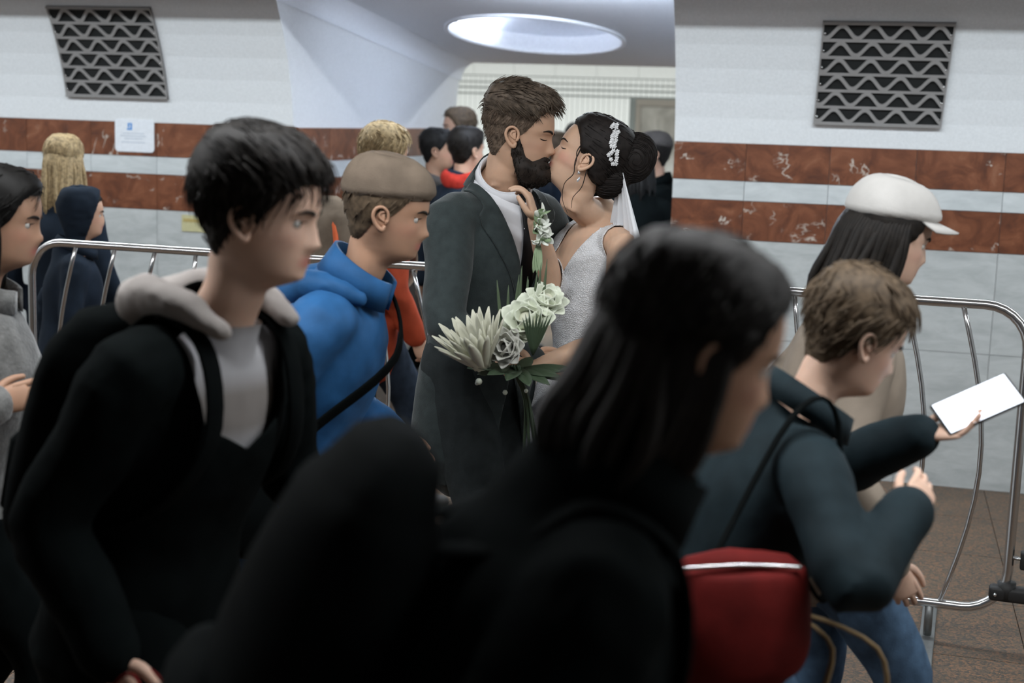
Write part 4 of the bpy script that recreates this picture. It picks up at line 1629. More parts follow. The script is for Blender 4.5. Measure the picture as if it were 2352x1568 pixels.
st5 = MB()
Nb = normals(*bvf_)
Fc = bvf_[1]
for i in rr_.choice(len(Fc), 700):
    q = bvf_[0][Fc[i]].mean(0)
    nn_ = Nb[Fc[i]].mean(0)
    P = [q - nn_ * 0.001]
    for k in range(6):
        c = unit(comb_bun(q))
        c = unit(c - nn_ * (c @ nn_))
        q = q + c * 0.0085
        jn = np.argmin(((bvf_[0] - q) ** 2).sum(1))
        nn_ = Nb[jn]
        q = q - nn_ * ((q - bvf_[0][jn]) @ nn_) + nn_ * 0.0008
        P.append(q.copy())
    w0 = rr_.uniform(0.0011, 0.0022)
    st5.add(tube(P, np.array([0.4, 0.9, 1, 1, 1, 0.8, 0.3]) * w0, nn_, n=4, sub=1, rnd=False))
mesh_obj('chignon_locks', *xf(st5.arrays(), hmb), M_BHAIR, bhair)
# loose curls beside the ear
for P in ([(-0.073, 0.030, 0.135), (-0.082, 0.026, 0.09), (-0.083, 0.012, 0.055), (-0.075, 0.022, 0.015), (-0.066, 0.004, -0.03), (-0.066, -0.03, -0.06)],
          [(-0.074, -0.012, 0.11), (-0.086, -0.022, 0.07), (-0.080, -0.030, 0.03), (-0.072, -0.022, -0.01), (-0.066, -0.034, -0.04)],
          [(-0.070, 0.034, 0.150), (-0.083, 0.036, 0.12), (-0.086, 0.026, 0.10), (-0.084, 0.020, 0.08)]):
    mesh_obj('loose_curl', *xf(tube(P, np.linspace(0.0022, 0.0007, len(P)), (0, 1, 0), n=5, sub=4), hmb), M_BHAIR, bhair)
for s in (1, -1):
    mesh_obj('eyebrow', *brow_mesh(hmb, bride.G, s, 0.0034), M_BHAIR, bo)
    mesh_obj('eyelashes', *lash_mesh(hmb, bride.G, s), M_BHAIR, bo)
# hair comb of small white blossoms and pearls
M_PEARL = plain('pearl_white', (0.80, 0.81, 0.82), 0.3)
comb_ = empty('hair_comb')
comb_.parent = bo
comb_.matrix_parent_inverse = Matrix()
allh = np.vstack([capb[0], bvf_[0]])
for k in range(26):
    u = k / 25
    yz = np.array([-0.022 - 0.060 * u + 0.008 * (1 if k % 2 else -1) + 0.004 * rr_.normal(), 0.250 - 0.110 * u])
    near = allh[(np.linalg.norm(allh[:, 1:] - yz, axis=1) < 0.013)]
    xx = near[:, 0].min() if len(near) else -0.03
    c = np.array([xx - 0.004, yz[0], yz[1]])
    fm = MB()
    fm.add(ball(c, 0.0032, 6, 4))
    for q in range(5):
        a_ = 2 * PI * q / 5 + k
        fm.add(ball(c + np.array([0.001, math.cos(a_) * 0.0046, math.sin(a_) * 0.0046]), (0.0022, 0.0030, 0.0030), 6, 4))
    mesh_obj('blossom', *xf(fm.arrays(), hmb), M_PEARL, comb_)
# ear drop
er = MB()
er.add(tube([(-0.084, 0.004, 0.076), (-0.086, 0.000, 0.060)], 0.0012, n=5, sub=1)).add(ball((-0.087, -0.002, 0.066), 0.0035, 8, 6)).add(ball((-0.088, -0.010, 0.047), (0.004, 0.004, 0.009), 8, 6))
mesh_obj('earring', *xf(er.arrays(), hmb), plain('crystal_silver', (0.75, 0.8, 0.85), 0.1, 0.6), bo)
# wrist corsage
M_PETAL = plain('white_petal', (0.74, 0.77, 0.70), 0.6)
M_GREEN = plain('pale_green_leaf', (0.22, 0.30, 0.17), 0.6)
M_LEAF = plain('dark_green_leaf', (0.035, 0.06, 0.03), 0.6)


def petal(base, direc, nrm, length, width, cup=0.3, tip=0.5, th=0.0012, nu=7, nv=5, curl=0.0):
    d = unit(direc)
    nv_ = unit(np.asarray(nrm) - d * (np.asarray(nrm) @ d))
    s_ = np.cross(d, nv_)
    V, F = [], []
    for i in range(nu + 1):
        u = i / nu
        w = width * (math.sin(PI * min(1, (u * 0.86 + 0.14)) ** tip) ** 0.75) * 0.5 + width * 0.04
        p = np.asarray(base) + d * length * (u - 0.12 * curl * u * u) + nv_ * length * curl * u * u
        for j in range(nv + 1):
            q = 2 * j / nv - 1
            V.append(p + s_ * w * q + nv_ * cup * w * (q * q))
    for i in range(nu):
        for j in range(nv):
            a = i * (nv + 1) + j
            F.append([a, a + 1, a + nv + 2, a + nv + 1])
    return shell((np.array(V), F), th)


cor = empty('wrist_corsage')
cor.parent = bo
cw = bride.wrR + D((0.012, -0.03, -0.03))
for k in range(38):
    v = unit(D((0.35, -0.7, 0.2)) + rr_.normal(0, 0.7, 3))
    c = cw + D((0.010 * rr_.normal() + 0.008, -0.012, rr_.uniform(-0.03, 0.055)))
    mesh_obj('petal', *petal(c, v, rr_.normal(0, 1, 3), rr_.uniform(0.022, 0.034), 0.018, 0.4, 0.8), M_PETAL if k % 3 else M_GREEN, cor)
for k in range(3):
    mesh_obj('leaf', *petal(cw + D((0.0, -0.004, -0.03)), D((-0.15 + 0.12 * k, -0.3, -1)), D((0.3, -1, 0)), 0.085, 0.016, 0.2, 1.1), M_GREEN, cor)
# veil falling from below the chignon
vm, nt, b = new_mat('white_tulle')
b.inputs['Base Color'].default_value = (0.85, 0.87, 0.90, 1)
b.inputs['Roughness'].default_value = 0.8
tr = nd(nt, 'ShaderNodeBsdfTransparent')
mxs = nd(nt, 'ShaderNodeMixShader')
out = nt.nodes['Material Output']
lw = nd(nt, 'ShaderNodeLayerWeight', Blend=0.5)
nt.links.new(b.outputs[0], mxs.inputs[2])
nt.links.new(tr.outputs[0], mxs.inputs[1])
mxs.inputs[0].default_value = 0.82
nt.links.new(mxs.outputs[0], out.inputs['Surface'])
a0 = L((0.287, 4.04, 1.558))
V2, F2 = [], []
rows, nn = 34, 40
for i in range(rows):
    u = i / (rows - 1)
    z = a0[2] - u * (a0[2] - 0.25)
    half = 0.012 + 0.055 * min(1, u * 5.5) + 0.20 * u
    for j in range(nn):
        q = 2 * j / (nn - 1) - 1
        yy = a0[1] - 0.01 * min(1, u * 4) - 0.10 * u - 0.03 * (1 - q * q) * min(1, u * 4) + 0.014 * math.sin(q * 13 + 3 * u) * min(1, u * 6)
        V2.append((a0[0] - 0.01 + half * q, yy, z))
for i in range(rows - 1):
    for j in range(nn - 1):
        a_ = i * nn + j
        F2.append([a_, a_ + 1, a_ + nn + 1, a_ + nn])
mesh_obj('veil', *shell((np.array(V2), F2), 0.002), vm, bo)

# ---------------- bouquet
bq = empty('bridal_bouquet', stage((0.0, 3.72, 1.05)), YAW)
tag(bq, 'white bridal bouquet with spiky protea and round blooms before the groom', 'bouquet')
M_CREAM = plain('cream_bract', (0.62, 0.62, 0.50), 0.6)
M_WHITE = plain('white_bloom', (0.66, 0.70, 0.58), 0.6)


def protea(c, axis, r0, L_, rings, parent, name='protea'):
    axis = unit(axis)
    u = unit(np.cross(axis, (0.3, 0.9, 0.1)))
    w_ = np.cross(axis, u)
    e = empty(name)
    e.parent = parent
    mesh_obj('flower_heart', *tube([np.asarray(c) - axis * 0.01, np.asarray(c) + axis * L_ * 0.35, np.asarray(c) + axis * L_ * 0.55], [r0 * 0.7, r0 * 0.75, r0 * 0.3], u, n=14), M_LEAF, e)
    for ri, (nb, tilt, ln) in enumerate(rings):
        for k in range(nb):
            a_ = 2 * PI * (k + 0.5 * ri) / nb
            o = u * math.cos(a_) + w_ * math.sin(a_)
            d_ = unit(axis * math.cos(tilt) + o * math.sin(tilt))
            mesh_obj('bract', *petal(np.asarray(c) + o * r0 * (0.7 + 0.1 * ri), d_, -o + axis * 0.3, L_ * ln * rr_.uniform(0.92, 1.08), 0.024, 0.45, 1.35, 0.0018, 7, 4, 0.05), M_CREAM, e)
    return e


protea((-0.075, -0.02, 0.0), (-0.35, -0.30, 0.85), 0.026, 0.145, ((13, rad(38), 1.0), (12, rad(26), 0.98), (9, rad(12), 0.9)), bq)


def round_bloom(c, face, R, nlay, mat_, heart, parent, name):
    face = unit(face)
    u = unit(np.cross(face, (0.2, 0.3, 0.9)))
    w_ = np.cross(face, u)
    e = empty(name)
    e.parent = parent
    mesh_obj('bloom_heart', *ball(np.asarray(c) + face * R * 0.25, R * 0.36, 10, 8), heart, e)
    for l in range(nlay):
        nb = 5 + l
        tilt = rad(22 + 58 * l / max(1, nlay - 1))
        for k in range(nb):
            a_ = 2 * PI * (k + 0.37 * l) / nb
            o = u * math.cos(a_) + w_ * math.sin(a_)
            d_ = unit(face * math.cos(tilt) + o * math.sin(tilt))
            mesh_obj('petal', *petal(np.asarray(c) + o * R * 0.12, d_, -o * math.cos(tilt) + face * math.sin(tilt), R * (0.85 + 0.12 * l), R * 1.05, 0.38, 0.62, 0.0015, 7, 6, 0.18), mat_, e)
    return e


round_bloom((0.045, 0.0, 0.115), (-0.35, -0.75, 0.55), 0.072, 3, M_WHITE, M_CREAM, bq, 'white_peony')
round_bloom((0.085, 0.03, 0.165), (0.25, -0.6, 0.75), 0.055, 3, M_WHITE, M_CREAM, bq, 'white_peony')
round_bloom((-0.005, -0.045, 0.055), (-0.55, -0.80, 0.25), 0.050, 3, plain('grey_white_bloom', (0.52, 0.52, 0.47), 0.6), plain('anemone_eye', (0.05, 0.05, 0.045), 0.6), bq, 'anemone')
for k in range(9):
    mesh_obj('palm_blade', *petal((0.055, -0.085, 0.045), (-0.30 + 0.09 * k, -0.15, 1.0), (0, -1, 0.1), 0.105 + 0.008 * (k % 3), 0.007, 0.1, 1.1, 0.001, 5, 2), M_LEAF, bq)
for k in range(9):
    x = -0.05 + 0.024 * k
    mesh_obj('grass_blade', *petal((x * 0.5, 0.03, 0.06), (x * 0.9 + 0.05 * rr_.normal(), 0.02, 1.0), (0, -1, 0.1), rr_.uniform(0.14, 0.23), 0.008, 0.2, 1.2, 0.001, 6, 2), plain('dull_green_grass', (0.06, 0.09, 0.045), 0.7), bq)
for k in range(18):
    a_ = 2 * PI * k / 18
    mesh_obj('leaf', *petal((0.02 + 0.02 * math.cos(a_), 0.0, -0.01), (math.cos(a_), 0.6 * math.sin(a_) - 0.2, -0.15 + 0.3 * rr_.random()), (0, -0.5, 1), rr_.uniform(0.08, 0.13), 0.035, 0.2, 0.9, 0.0012, 5, 3), M_LEAF, bq)
for k in range(6):
    mesh_obj('small_blossom', *ball((-0.11 + 0.035 * k + 0.015 * rr_.normal(), -0.03 + 0.01 * rr_.normal(), -0.05 + 0.025 * rr_.normal()), rr_.uniform(0.005, 0.010), 8, 6), M_WHITE, bq)
for k in range(7):
    a_ = 2 * PI * k / 7
    mesh_obj('stem', *tube([(0.01 + 0.01 * math.cos(a_), 0.01 * math.sin(a_), 0.0), (0.045 + 0.006 * math.cos(a_), 0.04 + 0.006 * math.sin(a_), -0.10), (0.06 + 0.02 * math.cos(a_), 0.06 + 0.02 * math.sin(a_), -0.24)], 0.004, n=6), M_LEAF, bq)

# ---------------- the crowd


def hair_short(B, o, mt, thick=0.012, count=350, comb=None, length=0.03, lift=0.02, seed=1, front=0.188, rad_=0.0026):
    cap = hair_cap(B.G, lambda v: np.interp(v[:, 2], [0.0, 0.10, 0.17, 0.24], [0.004, 0.007, thick, thick * 1.3]), mask=lambda v: hair_mask(v, front), seed=seed)
    h = mesh_obj('hair', *xf(cap, B.hm), mt, o)
    stx = strands(cap, comb or (lambda q: np.array([0, 0.5 if q[2] > 0.19 else -0.3, -0.5])), lambda p: length, rad_, count, lift, seed + 1, 5, jitter=0.10)
    mesh_obj('hair_locks', *xf(stx.arrays(), B.hm), mt, h)
    return h


def hair_long(B, o, mt, drop=0.16, thick=0.016, seed=1, count=250, front=0.188, wide=0.085):
    cap = hair_cap(B.G, lambda v: np.interp(v[:, 2], [0.0, 0.10, 0.17, 0.24], [0.012, 0.014, thick, thick]), mask=lambda v: hair_mask(v, front, 0.10, 0.0), seed=seed)
    h = mesh_obj('hair', *xf(cap, B.hm), mt, o)
    r = np.random.default_rng(seed)
    m = MB()
    for k in range(46):
        a_ = -PI * 1.02 + (k / 45) * PI * 1.04 - PI / 2 + PI / 2
        # round the back from one temple to the other
        t = (k / 45 - 0.5) * PI * 1.12
        x, y = math.sin(t) * wide, -0.012 - math.cos(t) * (wide + 0.028)
        L_ = drop * r.uniform(0.8, 1.12)
        j = r.normal(0, 0.006, 2)
        P = [(x * 0.75, y * 0.8 + 0.005, 0.19), (x * 1.02, y * 1.02, 0.12), (x * 1.06 + j[0], y * 1.08 + j[1], 0.05), (x * 1.0 + 2 * j[0], y * 1.1 + 2 * j[1] - 0.01, 0.02 - L_ * 0.5), (x * 0.92 + 2 * j[0], y * 1.02 + j[1] - 0.015, -L_)]
        m.add(tube(P, [0.010, 0.0135, 0.0135, 0.012, 0.004], (1, 0, 0), n=6, sub=3))
    mesh_obj('hanging_locks', *xf(m.arrays(), B.hm), mt, h)
    stx = strands(cap, lambda q: np.array([0.3 * np.sign(q[0]), -0.5, -0.7]), lambda p: 0.05, 0.002, count, 0.0, seed + 3, 5)
    mesh_obj('hair_locks', *xf(stx.arrays(), B.hm), mt, h)
    return h


def knit_cap(B, o, mt, name='knit_cap', low=0.150, thick=0.016, brim=None, brim_mt=None):
    """close cap over the skull; brim = length of a visor"""
    cap = hair_cap(B.G, lambda v: np.interp(v[:, 2], [0.13, 0.16, 0.24], [thick * 0.85, thick, thick * 1.35]), mask=lambda v: v[:, 2] - low - 0.28 * np.clip(v[:, 1], -0.1, 0.1) * 0.5, seed=9, lump=0.0012)
    V, F = cap
    c = mesh_obj(name, *xf(shell((V, F), 0.005), B.hm), mt, o)
    if brim:
        V, F = [], []
        for i in range(13):
            t = (i / 12 - 0.5) * 2.3
            x = 0.084 * math.sin(t)
            y0 = 0.105 * math.cos(t) - 0.005
            y1 = y0 + brim * math.cos(t * 0.75) ** 0.8
            V += [(x, y0, low + 0.024 - 0.01 * (x / 0.08) ** 2), (x * 1.0, y1, low + 0.014 - 0.018 * (x / 0.08) ** 2)]
        F = [[2 * i, 2 * i + 2, 2 * i + 3, 2 * i + 1] for i in range(12)]
        mesh_obj('visor', *xf(shell((np.array(V), F), 0.004), B.hm), brim_mt or mt, c)
    return c


def hood_up(B, o, mt):
    G = B.G
    cap = hair_cap(G, lambda v: 0.028 + 0 * v[:, 0], mask=lambda v: np.minimum(v[:, 2] + 0.03, (0.045 - v[:, 1]) + 0.35 * (v[:, 2] - 0.12)), seed=12, lump=0.004)
    return mesh_obj('hood', *xf(shell(cap, 0.008), B.hm), mt, o)


def top_garment(B, o, mt, name='jacket', e=0.03, low=-0.16, sleeve=0.98, amp=0.010, seed=0, voxel=0.012, open_w=None, open_low=0.0, collar=0.0, collar_mt=None, ease=0.5, arm_e=0.024):
    m = MB()
    m.add(B.torso_tube(e, low, ease))
    for s in (1, -1):
        m.add(B.arm(s, arm_e, sleeve))
    vf = folds(remesh(m.arrays(), voxel, 3), amp, (8, 8, 6), seed)
    nd2 = unit(B.neck1 - B.neck0)
    nc_ = B.neck0 + nd2 * 0.045
    fneck = lambda v: (np.linalg.norm((v - nc_) / np.array([0.082, 0.085, 0.075]), axis=1) - 1) * 0.08
    if open_w:
        zb = B.sp(low)[2]
        zt = B.neck0[2]

        def ff(v):
            w = open_w * np.interp(v[:, 2], [zb, zb + 0.2, zt - 0.25, zt], [1.1, 0.75, 0.75, 1.2]) * np.clip((v[:, 2] - open_low) / 0.05, -0.6, 1)
            # centre line follows the lean of the back
            tt = (v[:, 2] - B.hip[2]) / max(0.1, (B.neck0[2] - B.hip[2]))
            ycl = B.hip[1] + tt * (B.neck0[1] - B.hip[1])
            return np.minimum(np.where(v[:, 1] > ycl + 0.01, np.abs(v[:, 0]) - w, 0.2), fneck(v))
        vf = shell(clip(vf, ff), 0.006)
    else:
        vf = clip(vf, fneck)
    j = mesh_obj(name, *vf, mt, o)
    if collar:
        mesh_obj('collar', *ring_band(B.neck0 + nd2 * (0.03 + collar * 0.3), nd2, (0.080, 0.076), collar, 0.009, (0, 1, 0), 0.5, flare=0.012, tilt=0.012), collar_mt or mt, j)
    return j


def shirt_from_body(B, o, bodyVF, mt, name='shirt', seed=0):
    c1, c0 = B.sp(0.3), B.sp(0.0)

    def ff(v):
        tt = (v[:, 2] - c0[2]) / (c1[2] - c0[2])
        yl = c0[1] + tt * (c1[1] - c0[1])
        nk = (np.linalg.norm((v - B.hm[:3, 3]) , axis=1) - 0.075)
        return np.minimum.reduce([v[:, 2] - (c0[2] - 0.05), 1.1 - (v[:, 0] / 0.21) ** 2 - ((v[:, 1] - yl) / 0.19) ** 2, (B.neck0[2] + 0.02) - v[:, 2]])
    return mesh_obj(name, *folds(offset(clip(bodyVF, ff), 0.010), 0.005, (14, 14, 8), seed), mt, o)


def trousers(B, o, mt, e=0.02, seed=0, voxel=0.014):
    m = MB()
    k = B.k
    m.add(tube([B.hip + (0, 0, -0.12 * k), B.hip, B.hip + (0, 0, 0.10 * k)], np.array([(0.15, 0.11), (0.185, 0.135), (0.165, 0.12)]) * k, (1, 0, 0), n=20))
    for s in (1, -1):
        m.add(B.leg(s, e))
    return mesh_obj('trousers', *folds(remesh(m.arrays(), voxel, 3), 0.008, (9, 9, 6), seed), mt, o)


def shoes(B, o, mt):
    for s in (1, -1):
        mesh_obj('shoe', *B.foot(s, 0.010), mt, o)


def solve_pos(head_at, heading, B):
    """floor position that brings the figure's head centre to a stage point"""
    c = (B.hm @ np.array([0, 0, 0.13, 1]))[:3]
    h = rad(heading)
    fw_, rt_ = np.array([math.cos(h), math.sin(h)]), np.array([math.sin(h), -math.cos(h)])
    off = rt_ * c[0] + fw_ * c[1]
    return (head_at[0] - off[0], head_at[1] - off[1])


def fit_height(ztop, kw):
    h = kw.pop('h0', ztop + 0.02)
    for _ in range(3):
        B = Body(h, **kw)
        z = (B.hm @ np.array([0, -0.02, 0.25, 1]))[2]
        h += (ztop - z)
    return Body(h, **kw)


def person(head_at, ztop, heading, label, skin_c='a', voxel=0.009, hands=True, curl=0.5, wr_dir=None, wl_dir=None, jaw=1.0, **kw):
    B = fit_height(ztop, kw)
    pos = solve_pos(head_at, heading, B)
    sk = {'a': skin('skin_fair', (0.50, 0.31, 0.22)), 'b': skin('skin_tan', (0.38, 0.225, 0.15)), 'c': skin('skin_pale', (0.58, 0.39, 0.30))}[skin_c]
    hs = []
    if hands:
        for s, el, wr, dd in ((1, B.elR, B.wrR, wr_dir), (-1, B.elL, B.wrL, wl_dir)):
            fa = unit(wr - el)
            dv, pn = (fa, (-s, 0.15, -0.1)) if dd is None else dd
            hs.append(hand(wr, dv, pn, s, curl, B.k * (1 - 0.1 * B.fem)))
    o, bvf = body_object(B, voxel, sk, label, hs, jaw=jaw)
    place(o, pos, heading)
    for s in (1, -1):
        mesh_obj('eyebrow', *brow_mesh(B.hm, B.G, s, 0.004), M_BEARD, o)
        mesh_obj('eyelashes', *lash_mesh(B.hm, B.G, s, 0.0085), M_BEARD, o)
        ec = np.array([s * 0.031, face_y(B.G, s * 0.031, 0.1125) - 0.0100, 0.1125])
        V, F = ball(ec, 0.0122, 16, 10)
        eo = mesh_obj('eye', *xf((V, F), B.hm), [plain('eye_white', (0.42, 0.40, 0.37), 0.4), plain('iris_dark', (0.03, 0.02, 0.015), 0.25)], o)
        for p_ in eo.data.polygons:
            q = np.mean([V[i] for i in p_.vertices], 0) - ec
            p_.material_index = 1 if unit(q)[1] > 0.86 else 0
    return B, o, bvf, pos


def backpack(B, o, pos, heading, mt, label, trim=None, w=0.15, d=0.075, zc_=0.28, hgt=0.21, straps=True):
    """rucksack on a back: top-level thing with straps, pocket and zip"""
    c = B.sp(zc_) + np.array([0, -0.145 - d, 0])
    e = place(empty('backpack'), pos, heading)
    tag(e, label, 'backpack')
    up = B.up
    body = tube([c - up * hgt, c - up * hgt * 0.75, c, c + up * hgt * 0.72, c + up * hgt], [(w * 0.85, d * 0.8), (w, d), (w * 1.02, d * 1.1), (w * 0.98, d * 0.98), (w * 0.8, d * 0.7)], (1, 0, 0), n=24, sub=4)
    mesh_obj('pack_body', *folds(body, 0.008, (12, 12, 12), 3), mt, e)
    pk = tube([c - up * hgt * 0.75 + (0, -d * 0.9, 0), c - up * 0.02 + (0, -d * 1.05, 0)], [(w * 0.7, d * 0.4), (w * 0.72, d * 0.45)], (1, 0, 0), n=18)
    mesh_obj('pocket', *pk, mt, e)
    if trim:
        P = [c + up * hgt * 0.2 + (-w * 0.98, -d * 0.45, 0), c + up * hgt * 0.75 + (-w * 0.7, -d * 0.5, 0), c + up * hgt * 1.02 + (0, -d * 0.3, 0), c + up * hgt * 0.75 + (w * 0.7, -d * 0.5, 0), c + up * hgt * 0.2 + (w * 0.98, -d * 0.45, 0)]
        mesh_obj('piping', *tube(P, 0.011, (0, 1, 0), n=8, sub=5), trim, e)
    if straps:
        for s in (1, -1):
            sh = B.sp(0.475) + B.across * s * 0.105 * B.k
            P = [c + up * hgt * 0.7 + (s * 0.07, d * 0.9, 0), sh + (0, -0.085, 0.035), sh + (0, 0.0, 0.078), sh + (0, 0.09, 0.02), B.sp(0.33) + (s * 0.115 * B.k, 0.165 * B.k, 0), B.sp(0.2) + (s * 0.16 * B.k, 0.12, 0), B.sp(0.14) + (s * 0.185 * B.k, -0.02, 0), c - up * hgt * 0.6 + (s * w * 0.8, d * 0.4, 0)]
            mesh_obj('strap', *tube(P, [(0.022, 0.006)] * len(P), np.array([1.0, 0, 0]), n=8, sub=5), mt, e)
    return e


H_BLACK = hairmat('black_hair', (0.006, 0.0055, 0.005))
H_DARK = hairmat('dark_brown_hair', (0.0085, 0.0065, 0.005))
H_BROWN = hairmat('mid_brown_hair', (0.085, 0.060, 0.038))
H_BLOND = hairmat('blond_hair', (0.30, 0.22, 0.12))
M_BLACKC = cloth('black_jacket_cloth', (0.0030, 0.0042, 0.0043), 0.95, 0.2, 15, 0.2, spec=0.03)
M_BLACKN = cloth('black_nylon', (0.0032, 0.0042, 0.0043), 0.9, 0.2, 15, 0.1, spec=0.03)
M_NAVY = cloth('navy_cloth', (0.010, 0.016, 0.026), 0.85, 0.2, 15, 0.2)
M_BLUE = cloth('cobalt_jacket', (0.020, 0.085, 0.21), 0.6, 0.25, 12, 0.15)
M_JEANS = cloth('blue_denim', (0.060, 0.105, 0.17), 0.85, 0.3, 25, 0.3)
M_DJEANS = cloth('dark_denim', (0.018, 0.026, 0.040), 0.85, 0.3, 25, 0.3)
M_ORANGE = cloth('orange_red_jacket', (0.33, 0.052, 0.022), 0.7, 0.2, 12, 0.15)
M_OPIPE = cloth('orange_piping', (0.62, 0.13, 0.05), 0.6, 0.1, 12, 0.1)
M_TAUPE = cloth('taupe_canvas', (0.16, 0.125, 0.095), 0.85, 0.2, 15, 0.25)
M_GREYK = cloth('grey_fuzzy_knit', (0.125, 0.125, 0.12), 0.95, 0.35, 28, 0.6, bscale=120, sheen=0.4)
M_CREAM_C = cloth('taupe_jacket', (0.24, 0.20, 0.16), 0.85, 0.15, 12, 0.2)
M_WHITEC = cloth('white_cap_cotton', (0.50, 0.49, 0.47), 0.8, 0.08, 15, 0.15)
M_TEAL = cloth('dark_teal_jacket', (0.009, 0.017, 0.021), 0.75, 0.25, 14, 0.2)
M_GREYC = cloth('grey_brown_coat', (0.075, 0.068, 0.062), 0.85, 0.2, 15, 0.2)
M_REDC = cloth('red_canvas', (0.095, 0.007, 0.006), 0.75, 0.2, 14, 0.2)
M_SOLE = plain('shoe_leather_dark', (0.02, 0.018, 0.016), 0.5)
# striped pale shirt
M_PALE, nt, b = new_mat('pale_grey_shirt_jersey')
tc = nd(nt, 'ShaderNodeTexCoord')
wv = nd(nt, 'ShaderNodeTexWave', Scale=1.6, Distortion=1.5, bands_direction='Z')
nt.links.new(tc.outputs['Object'], wv.inputs['Vector'])
rr = ramp(nt, [(0.2, (0.17, 0.155, 0.145)), (0.8, (0.33, 0.33, 0.345))])
nt.links.new(wv.outputs['Fac'], rr.inputs['Fac'])
nt.links.new(rr.outputs['Color'], b.inputs['Base Color'])
b.inputs['Roughness'].default_value = 0.85

# young man crossing on the left
hd = -30
B, o, bvf, pos = person((-0.425, 2.40), 1.660, hd, 'young man with shaggy dark hair, open black jacket and pale grey shirt', 'c', 0.007,
                        lean=rad(15), bend=rad(10), stride=0.62, head=(rad(20), rad(-8), 0), wrist_r=(0.24, 0.16, 0.80), wrist_l=(-0.25, 0.34, 0.92), slope=0.02)
hair_short(B, o, H_DARK, 0.024, 900, lambda q: np.array([0.15, 0.75 if q[2] > 0.17 else -0.1, -0.45]), 0.048, -0.05, 21, 0.180, 0.0024)
shirt_from_body(B, o, bvf, M_PALE, seed=2)
j = top_garment(B, o, M_BLACKC, e=0.034, low=-0.14, open_w=0.10, open_low=1.12, seed=3, voxel=0.010, amp=0.012)
n2 = unit(B.neck1 - B.neck0)
mesh_obj('hood', *folds(remesh(tube([B.neck0 + (0.09025, 0.09, 0.02), B.neck0 + (0.1045, -0.015, 0.065), B.neck0 + (0.0665, -0.105, 0.055), B.neck0 + (0, -0.135, 0.035), B.neck0 + (-0.0665, -0.105, 0.055), B.neck0 + (-0.1045, -0.015, 0.065), B.neck0 + (-0.09025, 0.09, 0.02)],
         [(0.018, 0.022), (0.030, 0.034), (0.042, 0.045), (0.048, 0.055), (0.042, 0.045), (0.030, 0.034), (0.018, 0.022)], (0, 0, 1), n=14, sub=5), 0.009, 2), 0.009, (16, 16, 16), 5), cloth('pale_hood_jersey', (0.29, 0.265, 0.25), 0.9, 0.15, 12, 0.2), o)
trousers(B, o, M_BLACKC, seed=4)
shoes(B, o, M_SOLE)
backpack(B, o, pos, hd, M_BLACKN, 'black rucksack on the back of the young man in black jacket')

# red paper bag in the hand of the young man
e = place(empty('shopping_bag'), pos, hd)
tag(e, 'small red paper bag carried low by the young man in black', 'bag')
c = B.wrR + np.array([0.0, 0.06, -0.20])
bg_ = MB()
bg_.add(box(c[0] - 0.05, c[0] + 0.05, c[1] - 0.11, c[1] + 0.11, c[2] - 0.16, c[2] + 0.13, 0.006))
bg_.build('bag_body', M_REDC, e)
for s in (-1, 1):
    mesh_obj('handle', *tube([c + (s * 0.045, -0.05, 0.12), c + (s * 0.02, -0.02, 0.185), c + (s * 0.02, 0.02, 0.185), c + (s * 0.045, 0.05, 0.12)], 0.003, (1, 0, 0), n=6, sub=4), M_REDC, e)

# man in the blue jacket
hd = -8
B, o, bvf, pos = person((-0.30, 3.38), 1.60, hd, 'man in cobalt blue jacket and taupe knit cap striding past the groom', 'b', 0.008,
                        lean=rad(15), bend=rad(8), stride=0.55, head=(rad(4), rad(-10), 0), wrist_r=(0.24, 0.10, 0.80), wrist_l=(-0.24, 0.22, 0.86), slope=0.02, lead=-1)
hair_short(B, o, H_BROWN, 0.008, 200, seed=31)
knit_cap(B, o, M_TAUPE)
j = top_garment(B, o, M_BLUE, e=0.036, low=-0.17, seed=8, amp=0.014, collar=0.07)
mesh_obj('hood', *folds(remesh(tube([B.neck0 + (0.10, 0.05, 0.0), B.neck0 + (0.11, -0.04, 0.03), B.neck0 + (0, -0.145, 0.0), B.neck0 + (-0.11, -0.04, 0.03), B.neck0 + (-0.10, 0.05, 0.0)],
         [(0.02, 0.02), (0.035, 0.035), (0.05, 0.055), (0.035, 0.035), (0.02, 0.02)], (0, 0, 1), n=14, sub=5), 0.009, 2), 0.008, (16, 16, 16), 6), M_BLUE, o)
trousers(B, o, M_DJEANS, seed=9)
shoes(B, o, M_SOLE)
# dark bag strap across the blue back, and the bag
e = place(empty('shoulder_bag'), pos, hd)
tag(e, 'dark shoulder bag slung across the man in cobalt blue jacket', 'bag')
c = B.sp(-0.02) + np.array([0.245, -0.06, 0])
mesh_obj('bag_body', *folds(box(c[0] - 0.045, c[0] + 0.045, c[1] - 0.15, c[1] + 0.15, c[2] - 0.12, c[2] + 0.10, 0.03), 0.006, (14, 14, 14), 2), M_BLACKN, e)
P = [c + (0, 0.1, 0.10), B.sp(0.2) + (0.20, 0.09, 0), B.sp(0.36) + (0.06, 0.185, 0), B.sp(0.475) + (-0.08, 0.10, 0.035), B.sp(0.50) + (-0.11, -0.01, 0.055), B.sp(0.42) + (-0.04, -0.150, 0), B.sp(0.22) + (0.14, -0.165, 0), c + (0, -0.12, 0.10)]
mesh_obj('strap', *tube(P, [(0.020, 0.005)] * len(P), (0.7, 0, 0.7), n=8, sub=6), M_BLACKN, e)

